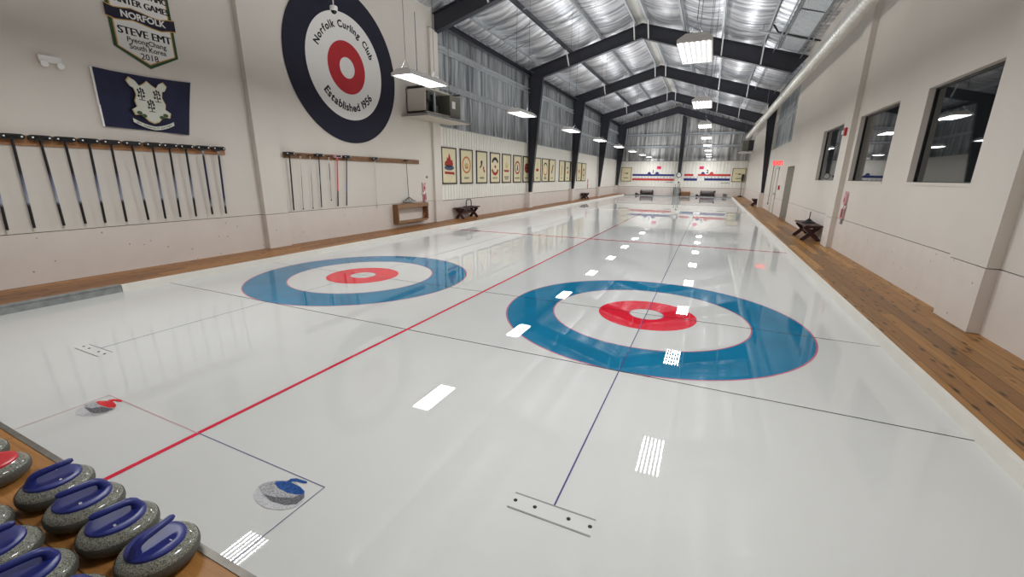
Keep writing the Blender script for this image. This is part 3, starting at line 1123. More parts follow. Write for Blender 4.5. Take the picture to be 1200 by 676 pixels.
def broom(label, top, bot, shaft, rad=.0125, head='black', grp='brooms', knob=False, x=BX + .05):
    """hung head-up: the head sits on two pegs and the shaft hangs down"""
    A, B = Vector((x, top[0], top[1])), Vector((x - .03, bot[0], bot[1]))
    t = thing('curling_broom', label, 'broom', A, grp)
    d = B - A
    me = MB().tube([A, A + d * .3, B], [rad * .95, rad, rad], 10).build('shaft', SH[shaft], t, smooth=True)
    if head:
        hb = MB()
        # oblong head with rounded ends, pad forward
        pts = ell(-.085, 0, .04, .036, 10, pi / 2, 1.5 * pi) + ell(.085, 0, .04, .036, 10, -pi / 2, pi / 2)
        hb.prism(pts, -.03, .028, lambda a, b, q: Vector((x + .012 + q, top[0] + a, top[1] + .035 + b)))
        hb.build('head', head, t)
        MB().prism([(-.1, -.02), (.1, -.02), (.09, .02), (-.09, .02)], 0, .014, lambda a, b, q: Vector((x + .04 + q, top[0] + a, top[1] + .035 + b))).build('pad', 'black_gloss', t)
        for s in (-.085, .085):
            MB().lathe([(.012, 0), (.012, .004)], 10, (0, 0, 0)).build('clip', 'white', t, shift=False).matrix_local = Matrix.Translation((.055, s, .035)) @ Matrix.Rotation(pi / 2, 4, 'Y')
        MB().tube([A + Vector((.005, 0, .02)), A - Vector((0, 0, .03))], [.02, .014], 10).build('socket', head, t)
    if knob:
        MB().tube([A - Vector((0, 0, .02)), A + Vector((-.02, 0, .02)), (XL + .034, top[0], top[1] + .015)], .004, 6).build('hang_loop', 'black', t)
        MB().lathe([(.006, -.02), (.016, -.012), (.016, .006), (.006, .014)], 12, tuple(B)).build('end_knob', 'black', t)
    return t


Hd = [(13.4, 161), (46.6, 162), (75.5, 164), (103.4, 165), (129.5, 167), (154.3, 169), (178.3, 170), (198.1, 171.5), (217.4, 173), (237, 174.5), (255.3, 175)]
Bt = [(8.7, 269.6), (40.4, 267), (75.2, 264.3), (100.3, 262), (123.6, 260.9), (148.4, 259.6), (174, 257.4), (194, 255.9), (211.5, 254.3), (230, 253.4), (249, 251), (265, 250.3)]
xb = BX + .05
for i in range(12):
    b = at(*Bt[i], 0, xb - .03)
    if i == 0:
        ty, tz = b.y + .04, 2.16
    else:
        p = at(*Hd[i - 1], 0, xb)
        ty, tz = p.y, 2.165
    last = i >= 10
    lab = '%s broom from the left on the long tan rack, %s' % (ORD[i], 'dark navy shaft and blue-black head' if last else 'black shaft fading to grey')
    broom(lab, (ty, tz), (b.y, b.z), 'navy' if last else 'std', .0175, 'black', 'brooms on the long tan rack')
    pegs(rA, ty)
T2 = [(339.5, 185.4), (352, 184), (363.4, 184), (373.8, 185.4), (385.4, 185.4), (395, 183), (406, 183.6), (439, 187), (476, 190)]
B2 = [(344.5, 246.3), (355.5, 244.6), (367, 243.6), (377, 242.8), (388.3, 234.3), (396.3, 241.6), (406.4, 240.8), (442, 244), (479.3, 234.7)]
D2 = [('black', .016, 'black', 0, 'thick black broom at the left end of the rack under the round sign'),
      ('grey', .008, None, 1, 'thin grey pole second from left under the round sign'),
      ('grey', .008, None, 1, 'thin grey pole beside the blue-black broom under the round sign'),
      ('blueblack', .0135, 'black', 0, 'blue and black broom fourth from left under the round sign'),
      ('mixed', .009, None, 1, 'short white, black and grey pole left of the red broom'),
      ('red', .0165, 'pink', 0, 'bright red broom with black lower grip'),
      ('blue', .0135, 'black', 0, 'black broom with blue band right of the red broom'),
      ('white', .007, 'grey_dark', 0, 'thin white pole hanging alone in the rack middle')]
for i, (s, r_, hd, kn, lab) in enumerate(D2):
    p, b = at(*T2[i], 0, xb), at(*B2[i], 0, xb - .03)
    broom(lab, (p.y, 2.15), (b.y, b.z), s, r_, hd, 'poles and brooms on the brown rack', kn)
    if not hd:
        MB().tube([(xb, p.y, 2.14), (xb, p.y, 2.17), (XL + .035, p.y, 2.175)], .006, 6).build('hook', 'black', rB)
    pegs(rB, p.y)
# ice scraper hanging head-down at the right end
p, b = at(476, 190, 0, xb), at(479.3, 234.7, 0, xb)
t = thing('ice_scraper', 'long-handled scraper hanging head-down over the wooden frame', 'scraper', (xb, p.y, 2.15))
MB().tube([(xb, p.y, 2.19), (xb, b.y, b.z)], .0095, 8).build('handle', 'grey_dark', t)
MB().tube([(xb, p.y - .09, 2.185), (xb, p.y + .09, 2.185)], .013, 8).build('grip', 'black', t)
MB().box(xb - .02, xb + .04, b.y - .3, b.y + .3, b.z - .05, b.z).build('scraper_bar', 'grey', t)
MB().bar((xb + .01, b.y - .2, b.z), (xb, b.y, b.z + .1), .02, .02).build('brace', 'black', t)
MB().bar((xb + .01, b.y + .2, b.z), (xb, b.y, b.z + .1), .02, .02).build('brace', 'black', t)
pegs(rB, p.y)

# ------------------------------------------------------------------ open wooden frame under the scraper
y0, y1 = at(460, 245, 0, XL).y, at(496.5, 245, 0, XL).y
z0, z1 = .25, .84
t = thing('wall_frame', 'open wooden box frame on the wall under the hanging scraper', 'frame', (XL, (y0 + y1) / 2, z0))
dp = .2
MB().box(XL + .006, XL + dp, y0, y0 + .06, z0, z1).build('side_board', 'pine_dark', t)
MB().box(XL + .006, XL + dp, y1 - .06, y1, z0 + .04, z1).build('side_board', 'pine_dark', t)
MB().box(XL + .006, XL + dp, y0 + .06, y1 - .06, z0, z0 + .06).build('bottom_board', 'oak', t)
MB().box(XL + .006, XL + dp, y0 + .06, y1 - .06, z1 - .07, z1).build('top_board', 'oak', t)
MB().box(XL + dp - .01, XL + dp + .015, y0, y1, z1 - .12, z1).build('front_rail', 'oak', t)
MB().bar((XL + .1, y1 - .06, z0 + .22), (XL + .1, y1 - .2, z0 + .06), .02, .03).build('corner_brace', 'pine', t)
b = at(500, 207.5, 0, XL)
t = thing('wall_sensor', 'small round grey sensor on the wall beside the pilaster', 'sensor', (XL, b.y, b.z))
MB().lathe([(.045, 0), (.045, .02), (.03, .035)], 20).build('disc', 'grey', t, shift=False).rotation_euler = (0, pi / 2, 0)


def wall_figure(loc, T, flip, label):
    """small pink and red cut-out hung on the wall"""
    t = thing('wall_ornament', label, 'ornament', T(loc[0], loc[1], 0), 'pink and red wall ornaments')
    a, b = loc
    f = flip
    MB().prism(ell(a, b + .43, .075, .13), .012, .05, T).build('head', 'pink', t)
    MB().prism(ell(a, b + .43, .035, .06), .05, .056, T).build('face_ring', 'red', t)
    for s in (-1, 1):
        MB().prism([(a + s * .02, b + .53), (a + s * .085, b + .62), (a + s * .075, b + .5)], .012, .04, T).build('ear', 'pink', t)
        MB().prism([(a + s * .03, b + .27), (a + s * .13, b + .31), (a + s * .12, b + .26), (a + s * .03, b + .2)], .012, .045, T).build('arm', 'white', t)
        MB().prism([(a + s * .015, b - .12), (a + s * .045, b - .12), (a + s * .05, b), (a + s * .01, b)], .012, .04, T).build('leg', 'grey', t)
    MB().prism([(a - .075, b), (a + .075, b), (a + .06, b + .3), (a - .06, b + .3)], .012, .05, T).build('body', 'pink', t)
    MB().prism([(a - f * .07, b + .02), (a - f * .0, b + .02), (a - f * .0, b + .22), (a - f * .06, b + .22)], .05, .055, T).build('red_panel', 'red', t)
    MB().prism([(a + f * .03, b + .04), (a + f * .075, b + .04), (a + f * .06, b + .28), (a + f * .03, b + .28)], .05, .056, T).build('side_panel', 'grey_dark', t)
    MB().prism([(a - .05, b + .24), (a + .02, b + .24), (a + .02, b + .31), (a - .05, b + .31)], .05, .056, T).build('collar', 'white', t)
    return t


p = at(496.8, 235, 0, XL)
wall_figure((p.y, .88), TL(XL), 1, 'pink and red ornament on the wall above the wooden frame')
p = at(688, 221, 0, XL)
wall_figure((p.y, .95), TL(XL), 1, 'pink and red ornament past the last poster on the rack wall')
p = at(988, 255, 0, XR)
wall_figure((p.y, .85), TR(XR), -1, 'pink and red ornament on the windowed wall beside the pilaster')

# ------------------------------------------------------------------ emergency light, dome camera
e = at(57, 73, 0, XL)
t = thing('emergency_light', 'white twin-head emergency light high on the wall left of the flag', 'emergency light', (XL, e.y, e.z))
MB().box(XL, XL + .07, e.y - .12, e.y + .12, e.z - .015, e.z + .075).build('case', 'white', t)
for s in (-.085, .085):
    MB().tube([(XL + .04, e.y + s, e.z - .03), (XL + .11, e.y + s, e.z - .045)], [.03, .042], 14).build('lamp_head', 'white', t)
c = at(391, 10, 0, XL + .55)
t = thing('dome_camera', 'white dome security camera hanging in front of the round sign', 'camera', c)
MB().lathe([(.075, .05), (.085, .04), (.085, -.03), (.07, -.05)], 24, tuple(c)).build('housing', 'white', t, smooth=True)
MB().lathe([(.065, -.05), (.058, -.08), (.035, -.105), (.01, -.113)], 24, tuple(c)).build('dome', 'black_gloss', t, smooth=True)
MB().tube([c + Vector((0, 0, .045)), (c.x, c.y, zroof(c.x) - .05)], .012, 8).build('drop_pole', 'white', t)

# ------------------------------------------------------------------ pennant banner and flag
def wl_pt(u, v, x=XL):
    p = at(u, v, 0, x)
    return (p.y, p.z)


bl, bb, br = wl_pt(133, 52), wl_pt(176, 81), wl_pt(207, 70)
ya, yb = bl[0], wl_pt(203, 40)[0] + .0
zs_ = (bl[1] + br[1]) / 2
ztp = 5.35
ym = (ya + yb) / 2
TB = TL(XL)


def pennant(k):
    return [(ya + k, zs_ + k * .3), (ym, bb[1] + k * 1.25), (yb - k, zs_ + k * .3), (yb - k, ztp - k), (ya + k, ztp - k)]


t = thing('banner', 'white pennant banner with green border hanging above the blue flag', 'banner', (XL, ym, bb[1]))
MB().prism(pennant(0), .006, .014, TB).build('border', 'banner_green', t)
MB().prism(pennant(.045), .014, .017, TB).build('gold_edge', 'banner_gold', t)
MB().prism(pennant(.062), .017, .020, TB).build('field', 'sign_white', t)
zr = wl_pt(163, 25)[1]
wv = [(-.55, .06), (-.42, .035), (-.3, .05), (-.15, .075), (0, .055), (.15, .03), (.3, .02), (.42, .05), (.55, .07)]
hw = (yb - ya) / 2
up_ = [(ym + a * 2 * hw * .97, zr + b) for a, b in wv]
MB().prism([(a, b + .085) for a, b in up_] + [(a, b - .105) for a, b in up_[::-1]], .020, .026, TB).build('ribbon_edge', 'banner_gold', t)
MB().prism([(a, b + .07) for a, b in up_] + [(a, b - .09) for a, b in up_[::-1]], .026, .029, TB).build('ribbon', 'banner_navy', t)
tx = MB()
put_text(tx, 'NORFOLK', .135, ym + .02, zr, .030, TB, .004)
tx.build('ribbon_lettering', 'sign_white', t)
for wd, sz_, dz_, bo, sxx in (('USA PARALYMPIC', .125, .36, .001, .82), ('WINTER GAMES', .135, .205, .001, .88), ('STEVE EMT', .16, -.25, .001, .98),
                              ('PyeongChang', .108, -.355, .0015, .95), ('South Korea', .108, -.455, .0015, .95), ('2018', .13, -.585, .001, 1)):
    tx = MB()
    for k_ in ((-.006, 0, .006) if bo and 'M' in wd else (0,)):
        put_text(tx, wd, sz_, ym + .01 + k_, zr + dz_, .021 + k_ * .02, TB, 0 if 'M' in wd else bo, sx=sxx)
    tx.build('lettering', 'ink', t)
MB().prism([(ya + .1, zr + .56), (yb - .1, zr + .56), (yb - .1, zr + .66), (ya + .1, zr + .66)], .020, .024, TB).build('top_band', 'banner_green', t)

# flag: a cloth with slight ripples, arms in the middle
q = [wl_pt(106, 78), wl_pt(221.5, 97), wl_pt(220, 158.5), wl_pt(121, 148)]
fy0, fy1 = (q[0][0] + q[3][0]) / 2, (q[1][0] + q[2][0]) / 2
fz1, fz0 = (q[0][1] + q[1][1]) / 2, (q[2][1] + q[3][1]) / 2
t = thing('flag', 'navy blue state flag with a white crest pinned to the wall', 'flag', (XL, (fy0 + fy1) / 2, fz0))


def ripple(a, b):
    u, v = (a - fy0) / (fy1 - fy0), (b - fz0) / (fz1 - fz0)
    return .035 + .012 * sin(9 * u + 3 * v) * (1 - .3 * v) + .008 * sin(17 * u - 5 * v)


mb = MB()
nx, nz = 40, 26
vs, fs = [], []
for d0 in (0, .003):
    for i in range(nx + 1):
        for j in range(nz + 1):
            u, v = i / nx, j / nz
            a = (q[3][0] * (1 - u) + q[2][0] * u) * (1 - v) + (q[0][0] * (1 - u) + q[1][0] * u) * v
            b = (q[3][1] * (1 - u) + q[2][1] * u) * (1 - v) + (q[0][1] * (1 - u) + q[1][1] * u) * v - .03 * sin(pi * u) * (v - .2)
            vs.append(TB(a, b, ripple(a, b) + d0))
off = (nx + 1) * (nz + 1)
for i in range(nx):
    for j in range(nz):
        k = i * (nz + 1) + j
        fs.append((k, k + 1, k + nz + 2, k + nz + 1))
        fs.append((off + k, off + k + nz + 1, off + k + nz + 2, off + k + 1))
mb.add(vs, fs)
mb.build('cloth', 'flag_navy', t, smooth=True)
MB().box(XL + .01, XL + .04, fy0 - .02, fy0 + .004, fz0 + .01, fz1 - .01).build('heading', 'white', t)
cy, cz = wl_pt(173.5, 119.5)
fd = .075


def arms(pts, s=1):
    return [(cy + a * s * .92, cz + b * s * 1.02) for a, b in pts]


sh_ = [(-.31, .27), (-.26, .33), (-.18, .29), (-.13, .22), (-.06, .26), (0, .31), (.06, .26), (.13, .22), (.18, .29), (.26, .33), (.31, .27), (.27, .2), (.22, .18), (.2, .08), (.24, -.02), (.22, -.1), (.3, -.15), (.27, -.23), (.17, -.22), (.08, -.31), (0, -.34), (-.08, -.31), (-.17, -.22), (-.27, -.23), (-.3, -.15), (-.22, -.1), (-.24, -.02), (-.2, .08), (-.22, .18), (-.27, .2)]
MB().prism(arms(sh_, 1.03), fd - .012, fd - .002, TB).build('crest_edge', 'po_tan', t)
MB().prism(arms(sh_, .98), fd - .002, fd + .002, TB).build('crest', 'cream', t)
vn = MB()
for a, b in ((-.115, .10), (.115, .10), (0, -.07)):
    vn.prism([(cy + a - .006, cz + b - .09), (cy + a + .006, cz + b - .09), (cy + a + .006, cz + b + .07), (cy + a - .006, cz + b + .07)], fd + .002, fd + .005, TB)
    for da, db in ((-.038, .06), (.03, .07), (-.03, .02), (.04, .025), (-.042, -.03), (.034, -.03), (0, .085)):
        vn.prism(ell(cy + a + da, cz + b + db, .014, .02, 9), fd + .002, fd + .005, TB)
    for da, db, ea, eb in ((0, .03, -.05, .05), (0, .03, .045, .055), (0, -.04, -.05, -.01), (0, -.05, .045, -.01), (-.045, -.09, .045, -.09)):
        vn.prism([(cy + a + da, cz + b + db - .005), (cy + a + ea, cz + b + eb - .005), (cy + a + ea, cz + b + eb + .006), (cy + a + da, cz + b + db + .006)], fd + .002, fd + .005, TB)
vn.build('vines', 'vine', t)
lf = MB()
for a, b in ((-.19, -.2), (.19, -.2), (-.13, -.24), (.13, -.24)):
    lf.prism(ell(cy + a, cz + b, .04, .03, 10), fd + .002, fd + .005, TB)
lf.build('leaves', 'vine_green', t)
rb = []
for i in range(17):
    u = -1 + i / 8
    rb.append((cy + u * .3, cz - .355 - .075 * (1 - u * u) + .03 * abs(u)))
MB().prism([(a, b + .03) for a, b in rb] + [(a, b - .03) for a, b in rb[::-1]], fd - .006, fd, TB).build('motto_ribbon', 'cream', t)
i = 0
for wd in ('QUI', 'TRANSTULIT', 'SUSTINET'):
    mt = MB()
    for ch in wd:
        u = -.82 + 1.64 * i / 22
        put_text(mt, ch, .034, cy + u * .3, cz - .367 - .075 * (1 - u * u) + .03 * abs(u), fd, TB, .001)
        i += 1
    i += 1
    mt.build('motto_lettering', 'vine', t)

# ------------------------------------------------------------------ round club sign
cl_, cr_ = wl_pt(329, 45), wl_pt(461, 90)
cbt = wl_pt(417, 168)
sy = (cl_[0] + cr_[0]) / 2
sr = (cr_[0] - cl_[0]) / 2
sz = cbt[1] + sr
t = thing('round_sign', 'huge round navy, white and red target sign of the curling club', 'sign', (XL, sy, sz))


def disc(r0, r1, d0, d1, name, m):
    mb = MB()
    if r0 <= 0:
        mb.prism(ell(sy, sz, r1, r1, 96), d0, d1, TB)
    else:
        add_band(mb, sy, sz, r0, r1, 0, 2 * pi, d0, d1, TB, 96)
    return mb.build(name, m, t)


disc(0, sr, .01, .03, 'navy_disc', 'navy')
disc(0, sr * .685, .03, .033, 'white_disc', 'sign_white')
disc(0, sr * .34, .033, .036, 'red_disc', 'sign_red')
disc(0, sr * .135, .036, .039, 'white_centre', 'sign_white')


def glyph_width(s, size):
    vs, fs = text_mb(s, size)
    return (max(v.x for v in vs) - min(v.x for v in vs)) if vs else size * .28


def arc_text(txt, rad, a0, a1, top):
    """letters spread over an arc from angle a0 to a1, sized so that they fill it"""
    unit = [glyph_width(ch, 1) if ch != ' ' else .26 for ch in txt]
    gap = .14
    tot = sum(unit) + gap * (len(txt) - 1)
    size = abs(a1 - a0) * rad / tot
    p = 0
    words, cur = [], MB()
    for ch, w_ in zip(txt, unit):
        an = a0 + (a1 - a0) * (p + w_ / 2) / tot
        p += w_ + gap
        if ch == ' ':
            words.append(cur)
            cur = MB()
            continue
        put_text(cur, ch, size, sy + rad * cos(an), sz + rad * sin(an), .034, TB, .008, an - pi / 2 if top else an + pi / 2)
    words.append(cur)
    for q_ in words:
        q_.build('lettering', 'ink', t)


arc_text('Norfolk Curling Club', sr * .50, R(159), R(24), True)
arc_text('Established 1956', sr * .565, R(218), R(323), False)

# ------------------------------------------------------------------ hanging dehumidifier unit by the pilaster
hx = -7.65
hy0, hy1 = at(498.5, 120, 0, hx).y, at(539, 120, 0, hx).y
hym = at(527, 120, 0, hx).y
hz0, hz1 = at(510, 133, 0, hx).z, at(510, 105, 0, hx).z
t = thing('air_handler', 'open beige air handling unit hung on the wall above the wooden frame', 'air handler', (XL, (hy0 + hy1) / 2, hz0))
sh = MB()
sh.box(XL + .02, hx, hy0, hy0 + .03, hz0, hz1)
sh.box(XL + .02, hx, hy0, hym, hz1 - .03, hz1)
sh.box(XL + .02, XL + .05, hy0, hym, hz0, hz1)
sh.box(XL + .02, hx, hy0, hym, hz0, hz0 + .03)
sh.build('casing', 'casing', t)
MB().box(XL + .05, XL + .2, hy0 + .03, hym, hz0 + .03, hz1 - .03).build('inner_back', 'black', t)
MB().box(XL + .02, hx + .01, hym, hy1, hz0, hz1 - .02).build('end_cabinet', 'olive', t)
MB().box(hx + .01, hx + .016, hym + .12, hym + .32, hz0 + .28, hz1 - .2).build('notice', 'white', t)
for yy, zz, r_ in ((.3, .2, .14), (.85, .18, .13), (.45, .52, .12)):
    MB().lathe([(r_ * .4, -.17), (r_, -.12), (r_, .1), (r_ * .4, .15)], 20, (hx - .28, hy0 + yy, hz0 + zz)).build('compressor', 'grey_dark', t, smooth=True)
MB().tube([(hx - .15, hy0 + .1, hz0 + .1), (hx - .12, hy0 + .35, hz0 + .4), (hx - .15, hy0 + .7, hz0 + .35), (hx - .1, hy0 + 1.0, hz0 + .6)], .02, 8).build('pipe', 'black', t)
MB().tube([(hx - .1, hy0 + .62, hz0 + .05), (hx - .1, hy0 + .62, hz1 - .05)], .04, 10).build('filter_drier', 'galv', t)
try0, try1 = at(474, 138, 0, XL + .1).y, at(546, 137, 0, hx).y
MB().box(XL + .02, hx + .25, try0, try1, hz0 - .14, hz0 - .11).build('drip_tray', 'casing', t)
MB().box(hx + .25, hx + .27, try0, try1, hz0 - .15, hz0 - .08).build('tray_rim', 'grey', t)
MB().box(XL + .02, hx + .27, try0 - .02, try0, hz0 - .15, hz0 - .08).build('tray_rim', 'grey', t)
for y in (hy0 + .1, hy1 - .15):
    MB().tube([(XL + .4, y, hz1 - .02), (XL + .4, y, zlow(XL + .4))], .012, 6).build('hanger_rod', 'galv_dark', t)
    MB().bar((XL, y, hz1 + .04), (hx + .1, y, hz1 + .04), .04, .05).build('support_rail', 'grey_dark', t)
MB().tube([(XL + .2, hy0 + .6, hz1), (XL + .2, hy0 + .6, hz1 + .22), (XL + .45, hy0 + .9, hz1 + .22), (XL + .45, hy0 + .9, hz1)], .02, 8).build('pipe_loop', 'black', t)

# ------------------------------------------------------------------ framed posters



def poster(label, y0, y1, z0, z1, kind, T, grp, fr='frame_brown', words=(), flip=1):
    a0, a1 = min(y0, y1), max(y0, y1)
    t = thing('framed_poster', label, 'poster', T((a0 + a1) / 2, z0, 0), grp)
    fwid = .05
    f = MB()
    for p in ((a0, a1, z0, z0 + fwid), (a0, a1, z1 - fwid, z1), (a0, a0 + fwid, z0, z1), (a1 - fwid, a1, z0, z1)):
        f.prism([(p[0], p[2]), (p[1], p[2]), (p[1], p[3]), (p[0], p[3])], .005, .04, T)
    f.build('picture_frame', fr, t)
    pp = MB().prism([(a0 + fwid, z0 + fwid), (a1 - fwid, z0 + fwid), (a1 - fwid, z1 - fwid), (a0 + fwid, z1 - fwid)], .006, .02, T).build('paper', 'paper', t)
    cx, h = (a0 + a1) / 2, z1 - z0
    cz_ = z0 + h * .55
    w = (a1 - a0)

    def P(pts, m, d=.0215, nm='emblem'):
        MB().prism([(cx + a * w, cz_ + b * h) for a, b in pts], .02, d, T).build(nm, m, pp)

    def ring(r0, r1, m, a0_=0, a1_=2 * pi, d=.0215, cb=0):
        mb = MB()
        add_band(mb, cx, cz_ + cb * h, r0 * w, r1 * w, a0_, a1_, .02, d, T, 28)
        mb.build('emblem', m, pp)
    if kind == 0:
        P([(-.3, -.05), (-.28, .05), (-.16, .1), (-.14, .2), (-.07, .14), (.0, .3), (.08, .2), (.13, .1), (.22, .12), (.27, -.02), (.2, -.06)], 'po_red')
        P(ell(0, -.1, .32, .07, 24), 'po_blue', .023)
        P(ell(0, -.06, .2, .035, 24), 'po_dark', .024)
        P([(-.3, -.2), (.34, -.22), (.34, -.3), (.2, -.28), (-.3, -.27)], 'po_red')
    elif kind == 1:
        ring(.27, .34, 'po_orange')
        P(ell(0, -.03, .16, .09, 20), 'po_tan', .021)
        P([(-.14, -.1), (.14, -.1), (.1, -.06), (-.1, -.06)], 'po_orange', .022)
    elif kind == 2:
        P(ell(-.02, .12, .09, .04, 14), 'po_dark')
        P([(-.1, .08), (.06, .1), (.02, .0), (-.04, -.02), (-.16, -.1), (-.2, -.04), (-.08, .02)], 'po_dark')
        P([(.1, .0), (.24, -.06), (.2, -.1), (.3, -.16), (.22, -.22), (.12, -.12)], 'po_red')
    elif kind == 3:
        ring(.24, .37, 'po_dark', R(25), R(155), cb=.03)
        ring(.24, .37, 'po_red', R(200), R(340), cb=-.02)
        P(ell(.02, -.01, .09, .05, 16), 'po_red')
    elif kind == 4:
        P([(0, .18), (.15, .04), (.05, -.04), (-.05, -.04), (-.15, .04)], 'po_tan')
        P([(0, .12), (.08, .04), (-.08, .04)], 'paper', .023)
        P([(-.3, -.1), (.3, -.1), (.24, -.17), (-.24, -.17)], 'po_red')
    elif kind == 5:
        ring(.24, .32, 'po_red')
        P([(-.03, .1), (.04, .1), (.08, -.1), (-.08, -.1)], 'po_dark')
    elif kind == 6:
        P(ell(0, 0, .32, .19, 28), 'po_red')
        ring(.18, .22, 'po_dark', d=.023)
        P([(-.16, -.02), (.16, -.02), (.16, .03), (-.16, .03)], 'po_dark', .024)
    elif kind == 7:
        P(ell(0, -.05, .2, .06, 18), 'po_red')
        P([(-.03, .02), (.03, .02), (.03, .24), (-.03, .24)], 'po_tan')
    elif kind == 8:
        ring(.26, .33, 'po_orange')
        ring(.26, .33, 'po_dark', R(30), R(150), d=.0225)
    elif kind == 9:
        P([(-.14, -.16), (-.02, -.18), (.2, .2), (.08, .22)], 'po_dark')
        P(ell(.02, .0, .12, .05, 16), 'po_orange', .023)
    elif kind == 10:
        P([(-.1, -.25), (.1, -.25), (.07, .22), (-.07, .22)], 'po_tan')
    elif kind == 11:
        P(ell(-.03, .12, .1, .06, 16), 'po_dark')
        P(ell(.05, -.1, .16, .07, 16), 'po_orange')
    elif kind == 12:
        P(ell(0, .06, .22, .12, 20), 'po_dark')
        P([(-.12, -.14), (.16, -.14), (.1, -.06), (-.1, -.06)], 'po_dark')
    elif kind == 13:
        P(ell(0, -.02, .14, .1, 20), 'po_orange')
    elif kind == 14:
        P([(0, .2), (.12, .05), (-.12, .05)], 'po_dark')
        ring(.16, .24, 'po_red', cb=-.08)
    elif kind == 20:
        P(ell(.05, .02, .14, .04, 20), 'po_dark')
        P(ell(-.2, .05, .06, .03, 14), 'po_orange')
        P([(-.22, -.32), (.22, -.32), (.22, -.28), (-.22, -.28)], 'po_dark')
    for i, wd in enumerate(words):
        tx = MB()
        zz = z0 + h * .145 - i * .085 + (.05 if len(words) > 1 else 0)
        if wd.strip('|'):
            put_text(tx, wd, .105, cx, zz, .0205, T, .003, sx=min(1, 7.2 / max(6, len(wd))), flip=flip)
        else:
            n = len(wd)
            for k in range(n):
                aa = cx + (k - (n - 1) / 2) * .075
                tx.prism([(aa - .025, zz), (aa + .025, zz), (aa + .025, zz + .06), (aa - .025, zz + .06)], .0205, .022, T)
        tx.build('lettering', 'po_dark', pp)
    return t


PX = [(517.6, 535), (539.3, 553.9), (558.2, 570.8), (574.3, 585.8), (588.4, 598.7), (601.5, 611), (612.8, 621.9), (625.5, 633.7), (635.1, 642.9), (643.5, 650.6), (655.3, 661.3), (662.2, 668), (668.6, 674.4), (676, 681.3), (681.7, 686.6)]
PL = ['tall framed poster of red flames over a blue stone and ribbon', 'framed poster with an orange ring, second from the flames poster', 'framed poster of a black leaping figure with red trail',
      'framed poster with a black arc above a red arc', 'framed poster with a pale diamond over a red band', 'framed poster with a red ring around a dark figure',
      'framed poster with a solid red oval, just before the second steel column', 'framed poster with a small red blot, just past the second steel column', 'framed poster with an orange and black ring past the second column',
      'framed poster with a slanted dark stroke, before the gap in the row', 'framed poster with a plain tan shape, just after the gap in the row', 'framed poster with dark dot above an orange blob',
      'framed poster with dark oval emblem, just before the third steel column', 'framed poster with an orange blob hidden partly by the third column', 'last framed poster in the row, dark triangle over red ring']
PWd = [(), ('ALBANY',), ('PLAINFIELD',), ('CAPE COD',), ('|||||||', '|||||'), ('||||||||',), ('|||||||',), ('||||',), ('|||||', '||||||'), ('||||',), ('||||',), ('||||',), ('|||||',), ('||||',), ('||||',)]
for i, (a, b) in enumerate(PX):
    y0, y1 = at(a, 198, 0, XL + .02).y, at(b, 198, 0, XL + .02).y
    poster(PL[i], y0, y1, 1.42, 2.74, i, TL(XL), 'framed posters along the ribbed wall', words=PWd[i])
a, b = at(728.5, 196, 1, YF), at(739.3, 212.5, 1, YF)
poster('framed poster at the left end of the far wall', a.x, b.x, b.z, a.z, 20, TF(YF), 'framed posters on the far wall', 'frame_gold')
a, b = at(859, 197, 1, YF), at(872.5, 213.3, 1, YF)
poster('framed poster at the right end of the far wall', a.x, b.x, b.z, a.z, 20, TF(YF), 'framed posters on the far wall', 'frame_gold')

# ------------------------------------------------------------------ benches with crossed legs
def bench(label, cx, cy, length, depth, ht, along='Y'):
    t = thing('bench', label, 'bench', (cx, cy, ZW), 'dark benches with crossed legs')

    def V(l, w, z):
        return Vector((cx + w, cy + l, ZW + z)) if along == 'Y' else Vector((cx + l, cy + w, ZW + z))

    def bx(l0, l1, w0, w1, z0, z1):
        p, q_ = V(l0, w0, z0), V(l1, w1, z1)
        return MB().box(min(p.x, q_.x), max(p.x, q_.x), min(p.y, q_.y), max(p.y, q_.y), p.z, q_.z)
    L2, D2_ = length / 2, depth / 2
    for k in (-1, 0, 1):
        bx(-L2, L2, k * depth / 3 - depth / 6.3, k * depth / 3 + depth / 6.3, ht - .04, ht).build('seat_board', 'bench', t)
    for s in (-1, 1):
        l = s * (L2 - .22)
        for e in (-1, 1):
            MB().bar(V(l + e * .022, -e * D2_ * 1.0, .0), V(l + e * .022, e * D2_ * .85, ht - .04), .1, .044, up=V(1, 0, 0) - V(0, 0, 0)).build('leg', 'bench', t)
        bx(l - .04, l + .04, -D2_ * .9, D2_ * .9, ht - .09, ht - .041).build('cleat', 'bench', t)
    bx(-L2 + .22, L2 - .22, -.02, .02, ht * .42, ht * .42 + .12).build('stretcher', 'bench', t)
    return t


bench('dark red bench against the rack wall by the first posters', -8.14, 9.08, 1.5, .36, .43)
bench('dark red bench against the rack wall past the third column', -8.1, at(685.5, 232, 0, -8.1).y, 1.1, .42, .43)
bench('dark red bench against the windowed wall below the far window', 3.2, 8.85, 1.62, .40, .43)
bench('dark red bench far down the windowed wall beyond the exit', 3.2, 24.6, 1.2, .4, .42)
